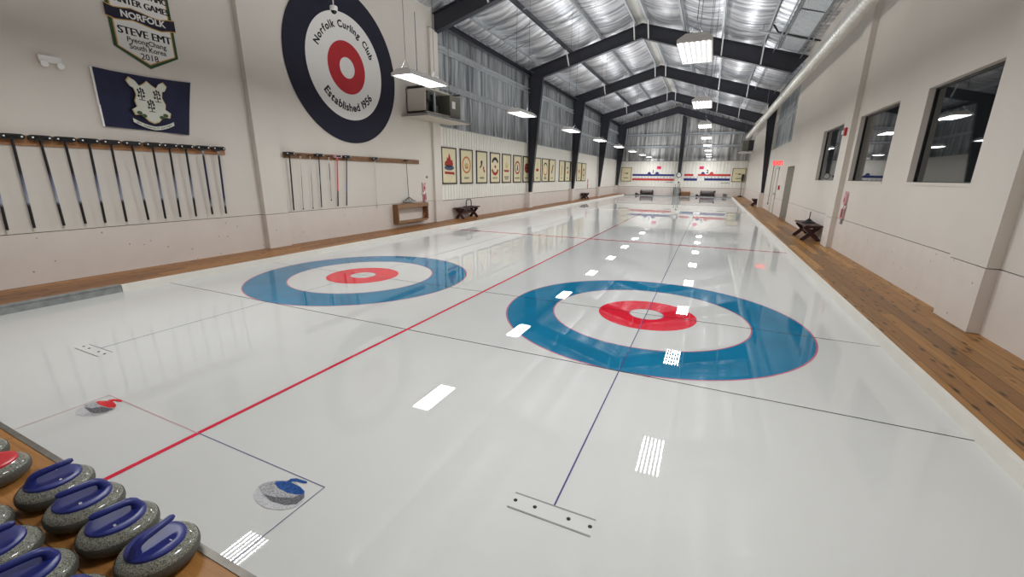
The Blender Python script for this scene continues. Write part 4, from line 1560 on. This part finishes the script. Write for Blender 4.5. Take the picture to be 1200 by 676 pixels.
# things left on the benches
ht = ZW + .43
t = thing('stone_carrier', 'black arched carrying handle standing on the bench by the first posters', 'carrier', (-8.17, 9.2, ht))
MB().tube([(-8.17, 9.06, ht + .01), (-8.17, 9.07, ht + .22), (-8.17, 9.12, ht + .27), (-8.17, 9.4, ht + .27), (-8.17, 9.45, ht + .22), (-8.17, 9.46, ht + .01)], .018, 8).build('arch', 'black', t)
MB().box(-8.25, -8.09, 8.98, 9.54, ht, ht + .025).build('base', 'bench', t)
t = thing('cone_tool', 'black cone-shaped tool with a thin upright stem on the bench under the far window', 'tool', (3.2, 8.8, ht))
MB().lathe([(.17, 0), (.17, .02), (.1, .06), (.04, .11), (.016, .13)], 24, (3.2, 8.8, ht)).build('cone', 'black', t, smooth=True)
MB().tube([(3.2, 8.8, ht + .12), (3.2, 8.78, ht + .32)], .012, 8).build('stem', 'black', t)

# ------------------------------------------------------------------ far wall furniture
TW = TF(YF)


def fx(u, v):
    p = at(u, v, 1, YF)
    return p.x, p.z


def rect(u0, v0, u1, v1):
    (a, b), (c, d_) = fx(u0, v0), fx(u1, v1)
    return [(a, d_), (c, d_), (c, b), (a, b)]


def scoreboard(label, num, segs_top, m_top, segs_bot, m_bot, num_uv, knobs, note, span):
    a, b = fx(*num_uv)
    t = thing('scoreboard', label, 'scoreboard', (a, YF, b - .6), 'scoreboards on the far wall')
    MB().prism(rect(span[0], 206.4, span[1], 209.0), .004, .02, TW).build('number_strip', 'sign_white', t)
    for u0, u1 in segs_top:
        MB().prism(rect(u0, 203.8, u1, 206.4), .004, .03, TW).build('upper_bar', m_top, t)
    for u0, u1 in segs_bot:
        MB().prism(rect(u0, 208.9, u1, 211.7), .004, .03, TW).build('lower_bar', m_bot, t)
    for (u, m) in knobs:
        k = fx(u, 203.8)
        MB().prism(ell(k[0], k[1], .16, .19, 20, 0, pi), .004, .05, TW).build('stone_shape', m, t)
    MB().prism(ell(a, b, .25, .27, 28), .03, .05, TW).build('number_disc', 'sign_white', t)
    tx = MB()
    put_text(tx, num, .44, a, b - .15, .051, TW, .012)
    tx.build('sheet_number', 'ink', t)
    tx = MB()
    u0, u1 = span
    for i in range(12):
        p_ = fx(u0 + (u1 - u0) * (i + .8) / 13, 208.5)
        put_text(tx, str(i + 1), .15, p_[0], p_[1], .021, TW, .004)
    tx.build('end_numbers', 'ink', t)
    MB().prism(rect(*note), .004, .012, TW).build('note_strip', 'grey', t)
    return t


scoreboard('scoreboard numbered 1 with a blue bar over a red bar', '1', [(741.3, 790)], 'bar_blue', [(740.8, 789.6)], 'bar_red', (765.5, 201), [(760.7, 'bar_blue'), (770, 'bar_blue')], (780, 213, 789, 213.8), (742, 789.5))
s2 = scoreboard('scoreboard numbered 2 with a red bar over a blue bar', '2', [(802, 812.3), (818, 856)], 'bar_red', [(801.4, 816.7), (825.3, 855)], 'bar_blue', (829, 201), [(823.7, 'bar_blue'), (833.8, 'bar_red')], (844.5, 213.9, 854.8, 214.7), (801.5, 855))
MB().prism(rect(817.3, 208.9, 824.9, 212.6), .02, .036, TW).build('score_card', 'sign_white', s2)
MB().prism(rect(813.0, 203.6, 817.4, 206.6), .02, .036, TW).build('score_card', 'sign_white', s2)
for u0, u1, w_ in ((770, 774.7, '1'), (820, 824.6, '2')):
    r_ = rect(u0, 194.8, u1, 198.2)
    t = thing('wall_pennant', 'small magenta flag on the far wall above scoreboard %s' % w_, 'flag', TW((r_[0][0] + r_[1][0]) / 2, r_[0][1], 0), 'small magenta flags')
    MB().prism(r_, .004, .02, TW).build('cloth', 'magenta', t)
    MB().prism([(r_[0][0] + .12, r_[0][1] + .09), (r_[1][0] - .12, r_[0][1] + .09), (r_[1][0] - .12, r_[2][1] - .09), (r_[0][0] + .12, r_[2][1] - .09)], .02, .024, TW).build('motif', 'red', t)
a, b = fx(796, 205)
t = thing('wall_clock', 'round black-rimmed wall clock at the foot of the gable post', 'clock', (a, YF - .3, b))
TC = TF(YF - .28)
mb = MB()
add_band(mb, a, b, .2, .26, 0, 2 * pi, 0, .05, TC, 36)
mb.build('rim', 'black', t)
MB().prism(ell(a, b, .205, .205, 36), .0, .03, TC).build('face', 'sign_white', t)
h_ = MB()
h_.prism([(a - .008, b), (a + .008, b), (a + .05, b + .12), (a + .035, b + .125)], .03, .034, TC)
h_.prism([(a, b - .008), (a, b + .008), (a - .15, b + .045), (a - .15, b + .03)], .03, .034, TC)
h_.build('hands', 'ink', t)
a0_, a1_ = fx(791, 217)[0], fx(798, 217)[0]
t = thing('tool_bin', 'grey bin of tools below the wall clock', 'bin', ((a0_ + a1_) / 2, YF - .4, .02))
cx_ = (a0_ + a1_) / 2
MB().lathe([(.2, 0), (.24, .7), (.26, .72), (.26, .75)], 24, (cx_, YF - .4, .02)).build('tub', 'grey', t, smooth=True)
for k, (dx, hh) in enumerate(((-.2, 1.15), (.05, 1.3), (.2, 1.2))):
    MB().tube([(cx_ + dx * .5, YF - .4, .3), (cx_ + dx, YF - .38, hh)], .02, 8).build('tool_handle', ['grey_dark', 'black', 'frame_brown'][k], t)
MB().lathe([(.05, 0), (.09, .05), (.05, .12)], 14, (cx_ + .07, YF - .38, 1.25)).build('tool_head', 'black', t)
MB().box(cx_ - .33, cx_ - .27, YF - .5, YF - .3, .02, .85).build('side_rail', 'grey_dark', t)
MB().box(cx_ + .27, cx_ + .33, YF - .5, YF - .3, .02, .75).build('side_rail', 'frame_brown', t)
(a, b), (c, d_) = fx(798.8, 224), fx(808.6, 229)
t = thing('wooden_crate', 'low tan wooden crate on the floor right of the tool bin', 'crate', ((a + c) / 2, YF - .3, .02))
MB().box(a, c, YF - .5, YF - .08, .02, .36).build('box', 'pine_dark', t)
MB().box(a - .02, c + .02, YF - .52, YF - .06, .36, .44).build('lid', 'pine', t)


def settee(label, u0, u1, zt):
    a, c = fx(u0, 225)[0], fx(u1, 225)[0]
    t = thing('low_bench', label, 'bench', ((a + c) / 2, YF - .45, .02), 'low benches on the far wall')
    y = YF - .45
    MB().box(a, c, y - .22, y + .22, zt - .22, zt - .14).build('seat', 'bench', t)
    MB().box(a + .1, c - .1, y + .2, y + .24, zt - .14, zt + .02).build('back_rail', 'grey', t)
    for x in (a + .03, c - .09):
        MB().box(x, x + .08, y - .2, y + .22, .02, zt - .22).build('end_panel', 'bench', t)
        MB().box(x, x + .08, y - .2, y + .24, zt - .14, zt + .03).build('arm_block', 'black', t)
    MB().box(a + .1, c - .1, y + .12, y + .15, .1, zt - .25).build('rear_panel', 'grey_dark', t)
    return t


settee('low dark bench on the far floor below scoreboard 1', 751, 766, .5)
settee('low dark bench on the far floor below scoreboard 2', 820.5, 837.5, .54)
for u, lab in ((747.5, 'small black shoe-shaped block left of the bench below scoreboard 1'), (818, 'small black shoe-shaped block left of the bench below scoreboard 2')):
    x = fx(u, 228)[0]
    mb = MB().prism([(-.2, 0), (.2, 0), (.2, .08), (.05, .1), (-.02, .2), (-.18, .22)], -.08, .08, lambda p_, q_, d_: Vector((x + p_, YF - .5 + d_, .02 + q_)))
    tag(mb.build('hack_block', 'black'), lab, 'hack', 'black blocks on the far floor')
x = fx(836.5, 222)[0]
t = thing('measuring_tool', 'small dark tool lying on the bench below scoreboard 2', 'tool', (x, YF - .42, .56))
MB().tube([(x - .25, YF - .45, .41), (x + .05, YF - .45, .41)], .02, 8).build('rod', 'grey_dark', t)
MB().lathe([(.03, 0), (.09, .05), (.06, .16), (.02, .2)], 14, (x + .1, YF - .45, .4)).build('knob', 'grey_dark', t)
a, c = fx(847.3, 226)[0], fx(851.5, 226)[0]
t = thing('floor_outlet', 'small open grey box on the far floor right of scoreboard 2 bench', 'box', ((a + c) / 2, YF - .15, .02))
for q_ in ((a, a + .05, .02, .32), (c - .05, c, .02, .32), (a, c, .27, .32)):
    MB().box(q_[0], q_[1], YF - .25, YF - .04, q_[2], q_[3]).build('side', 'grey', t)
# push broom leaning in the far right corner
p0, p1 = at(867.5, 229, 1, YF - .6), at(871, 204, 1, YF - .05)
t = thing('push_broom', 'push broom leaning head-up in the far right corner', 'broom', (3.0, YF - .6, ZW))
A, B = Vector((p0.x, YF - .6, ZW + .02)), Vector((p1.x - .05, YF - .12, 1.95))
MB().tube([A, B], .025, 8).build('pole', 'grey_dark', t)
MB().box(B.x - .06, B.x + .14, YF - .2, YF - .06, 1.5, 2.1).build('head', 'black', t)
MB().box(A.x - .2, A.x + .15, YF - .72, YF - .5, ZW, ZW + .1).build('foot', 'black', t)

# fan cooler hung in the far right corner
a, c = at(870, 172, 1, 36.5), at(888.5, 164, 1, 36.5)
b = at(872, 176, 1, 36.5)
t = thing('fan_cooler', 'dark fan cooler hanging in the far right corner at the duct end', 'cooler', ((a.x + c.x) / 2, 36.5, b.z))
MB().box(a.x + .45, c.x, 36.5, 37.6, b.z, c.z).build('fan_box', 'black', t)
MB().box(a.x, a.x + .45, 36.5, 37.6, b.z, c.z - .02).build('coil_box', 'olive', t)
for k in range(6):
    z = b.z + .08 + k * (c.z - b.z - .16) / 5
    MB().box(a.x + .5, c.x - .05, 36.47, 36.5, z, z + .03).build('louver', 'grey_dark', t)
MB().box(a.x - .2, c.x + .3, 36.4, 37.8, b.z - .2, b.z - .14).build('drip_tray', 'white', t)
for x in (a.x + .1, c.x - .1):
    MB().tube([(x, 37, c.z - .03), (x, 37, zlow(x) + .3)], .02, 6).build('hanger_rod', 'grey_dark', t)
MB().tube([(c.x + .12, 36.6, b.z - .1), (c.x + .12, 36.6, c.z), (c.x - .1, 36.6, c.z + .05)], .04, 8).build('pipe', 'grey_dark', t)

# ------------------------------------------------------------------ exit sign, alarm, pull station
p = at(912.3, 191, 0, 3.2)
ey = 17.9
p = at(912.3, 191, 1, ey)
t = thing('exit_sign', 'glowing red exit sign on a bracket over the white exit door', 'sign', (p.x, ey, p.z))
MB().box(p.x - .2, p.x + .2, ey, ey + .05, p.z - .11, p.z + .11).build('case', 'white', t)
tx = MB()
put_text(tx, 'EXIT', .24, p.x, p.z - .085, .002, TF(ey), .012, sx=.9)
tx.build('lettering', 'exit_glow', t)
MB().box(p.x + .2, XR, ey + .01, ey + .04, p.z - .02, p.z + .02).build('bracket', 'white', t)
p = at(993, 154, 0, XR - .11)
t = thing('fire_alarm', 'red fire alarm strobe on the pilaster between the windows', 'alarm', (XR - .11, 7.42, p.z))
MB().box(XR - .16, XR - .11, 7.34, 7.47, p.z - .09, p.z + .09).build('case', 'red', t)
MB().box(XR - .19, XR - .16, 7.37, 7.44, p.z - .06, p.z + .03).build('strobe', 'white', t)
p = at(913, 220, 0, XR)
t = thing('pull_station', 'red fire pull station on the low wall beside the doorway', 'alarm', (XR, 17.6, 1.33))
MB().box(XR - .06, XR, 17.53, 17.67, 1.25, 1.43).build('case', 'red', t)
MB().box(XR - .075, XR - .06, 17.56, 17.64, 1.31, 1.34).build('pull_bar', 'white', t)
t = thing('conduit', 'thin grey conduit drop on the low wall beyond the doorway', 'conduit', (XR, 20.6, .5))
MB().tube([(XR - .03, 20.6, .5), (XR - .03, 20.6, 2.3), (XR - .05, 20.3, 2.42)], .016, 6).build('pipe', 'grey', t)
MB().box(XR - .06, XR, 20.55, 20.65, .42, .52).build('box', 'grey', t)

# ------------------------------------------------------------------ spiral duct along the top of the windowed wall
dx_, dz_, dr = 2.86, 5.01, .158
t = thing('spiral_duct', 'long galvanised spiral duct along the top of the windowed wall', 'duct', (dx_, 12, dz_))
mb = MB()
n = 28
prof = []
y = -8.8
while y < 35.2:
    prof += [(y, dr), (y + .155, dr), (y + .162, dr + .006), (y + .172, dr + .006), (y + .179, dr)]
    y += .18
vs, fs = [], []
for yy, r_ in prof:
    for k in range(n):
        an = 2 * pi * k / n
        vs.append((dx_ + r_ * cos(an), yy, dz_ + r_ * sin(an)))
for i in range(len(prof) - 1):
    for k in range(n):
        fs.append((i * n + k, i * n + (k + 1) % n, (i + 1) * n + (k + 1) % n, (i + 1) * n + k))
fs.append(tuple(range(n)))
fs.append(tuple((len(prof) - 1) * n + k for k in range(n)))
mb.add(vs, fs)
mb.build('pipe', 'duct', t, smooth=True)
for y in (4.0, 15.6, 22.5, 31):
    MB().tube([(dx_, y - .05, dz_), (dx_, y + .05, dz_)], dr + .016, 28).build('coupling', 'duct', t)
    MB().tube([(dx_, y + .4, dz_ + dr), (dx_, y + .4, zroof(dx_) - .05)], .008, 6).build('hanger', 'galv_dark', t)

# ------------------------------------------------------------------ services under the right roof slope
t = thing('fluted_panel', 'grey fluted metal panel under the right roof slope beside the duct', 'panel', (2.68, 11.6, ztop(2.68) - .05))
mb = MB()
xa, xb2 = 2.36, 3.0
nfl = 16
prof = []
for i in range(nfl * 2 + 1):
    x = xa + (xb2 - xa) * i / (nfl * 2)
    prof.append((x, ztop(x) - .05 + (.018 if i % 2 else 0)))
for y0_, y1_ in ((8.0, 10.9), (11.0, 15.2)):
    vs = [(x, y0_, z) for x, z in prof] + [(x, y1_, z) for x, z in prof]
    mb.add(vs, [(i, i + 1, len(prof) + i + 1, len(prof) + i) for i in range(len(prof) - 1)])
mb.build('fluted_sheet', 'galv', t)
for x in (xa - .03, xb2 + .03):
    MB().box(x - .03, x + .03, 8.0, 15.2, ztop(x) - .09, ztop(x) - .02).build('side_rail', 'galv_dark', t)
t = thing('strut_bar', 'galvanised strut bar hung crosswise under the right roof slope', 'bar', (1.9, 13.6, 6.3))
yb_ = 13.6
A, B = at(889, 36, 1, yb_), at(958, 48, 1, yb_)
MB().bar(A, B, .07, .06).build('channel', 'galv', t)
for q_ in (.08, .85):
    p_ = A + (B - A) * q_
    MB().tube([p_, (p_.x, p_.y, zroof(p_.x) - .06)], .01, 6).build('hanger_rod', 'galv_dark', t)
tag(MB().tube([at(907, 29, 1, 13.4), at(912, 37.5, 1, 13.4), at(938, 43.5, 1, 13.4), at(962, 47.5, 1, 13.4)], .03, 8).build('cable_bundle', 'black'), 'black cable bundle running along the strut bar', 'cable')
for k, (x, lab) in enumerate(((2.2, 'on the ridge side of the fluted panel'), (3.16, 'between the fluted panel and the duct'))):
    z = ztop(x) - .12
    tag(MB().tube([(x, 7.9, z), (x, 38.5, z)], .024, 8).build('conduit', 'galv_dark'), 'long steel conduit along the roof, %s' % lab, 'conduit', 'roof conduits')

# ------------------------------------------------------------------ curling stones
def stone_first():
    t = thing('curling_stone', 'x', 'curling stone', (0, 0, ZW), 'curling stones on the near deck')
    o = Vector((0, 0, ZW))

    def sh(p):
        return [(r_, z) for r_, z in p]
    prof = [(.062, .001), (.085, .0), (.105, .004), (.122, .014), (.134, .028), (.1405, .040), (.1432, .050), (.1435, .0575), (.1432, .066), (.1405, .077), (.134, .089), (.124, .099), (.108, .108), (.09, .113), (.06, .115)]
    MB().lathe(prof, 56, (0, 0, ZW)).build('body', 'granite', t, smooth=True)
    band = [(.1375, .030), (.1418, .038), (.1441, .046), (.1450, .054), (.1450, .062), (.1441, .070), (.1418, .077)]
    MB().lathe(band, 56, (0, 0, ZW), cap=False).build('striking_band', 'granite_band', t, smooth=True)
    return t


def stone_handle(t, hm, num):
    """coloured plate with a gooseneck grip; local +x is the way the free end points"""
    z = ZW
    pl = MB().lathe([(.105, .104), (.1055, .111), (.103, .118), (.095, .1215), (.075, .1222), (.045, .1212), (.0, .1208)], 48, (0, 0, z)).build('handle_plate', hm, t, smooth=True)
    path = [(-.078, 0, .117), (-.075, 0, .134), (-.068, 0, .15), (-.055, 0, .1605), (-.034, 0, .1655), (.02, 0, .169), (.07, 0, .172), (.082, 0, .1725)]
    rad = [.027, .0205, .0180, .0172, .0165, .0155, .0145, .008]
    g = MB().tube([(a, b, c + z) for a, b, c in path], rad, 14)
    g.build('handle', hm, t, smooth=True)
    if num:
        tx = MB()
        for sgn in (1, -1):
            vs, fs = text_mb(num, .023, .0006, .0004)
            tx.add([Vector((.02 * 1 + sgn * v.x, -sgn * .07 + sgn * v.y, z + .1228 + v.z)) for v in vs], fs)
        tx.build('numeral', 'white', pl)


protos = {}
stones = [
    (-2.315, -4.80, 78, 'handle_blue', '6', 'blue-handled stone in the front row beside the red-handled stones'),
    (-2.008, -4.80, 262, 'handle_blue', '8', 'blue-handled stone second in the front row from the red-handled stones'),
    (-1.704, -4.797, 262, 'handle_blue', '5', 'blue-handled stone third in the front row from the red-handled stones'),
    (-1.396, -4.790, 96, 'handle_blue', '1', 'blue-handled stone at the bare corner end of the front row'),
    (-2.77, -4.90, 20, 'handle_red', '', 'red-handled stone at the left edge beside the blue front row'),
    (-3.07, -4.90, 20, 'handle_red', '', 'stone cut by the left edge beyond the red-handled one'),
    (-2.292, -5.105, 70, 'handle_blue', '', 'stone mostly hidden at the left edge behind the front row'),
    (-1.995, -5.10, 75, 'handle_blue', '3', 'blue-handled stone at the left edge in the second row'),
    (-1.70, -5.092, 262, 'handle_blue', '4', 'blue-handled stone in the second row at the bottom edge'),
    (-1.42, -5.09, 262, 'handle_blue', '2', 'blue-handled stone just peeking in at the bottom edge'),
]
base = stone_first()
used = False
for x, y, an, hm, num, lab in stones:
    t = copy_tree(base) if used else base
    used = True
    t['label'] = lab
    # handles differ per stone (colour, number)
    protos[lab] = (t, hm, num, x, y, an)
for lab, (t, hm, num, x, y, an) in protos.items():
    stone_handle(t, hm, num)
    t.location = (x, y, ZW)
    t.rotation_euler = (0, 0, R(an))

# ------------------------------------------------------------------ world and view
w = bpy.data.worlds.new('world')
SC.world = w
w.use_nodes = True
w.node_tree.nodes['Background'].inputs[0].default_value = (.02, .021, .024, 1)
w.node_tree.nodes['Background'].inputs[1].default_value = .2
SC.view_settings.view_transform = 'Standard'
SC.view_settings.look = 'None'
SC.view_settings.exposure = .06
SC.view_settings.gamma = 1
SC.view_settings.use_curve_mapping = False
SC.cycles.max_bounces = 10
SC.cycles.diffuse_bounces = 5
SC.cycles.glossy_bounces = 5
SC.cycles.use_denoising = True
SC.cycles.use_adaptive_sampling = False
SC.cycles.sample_clamp_indirect = 8
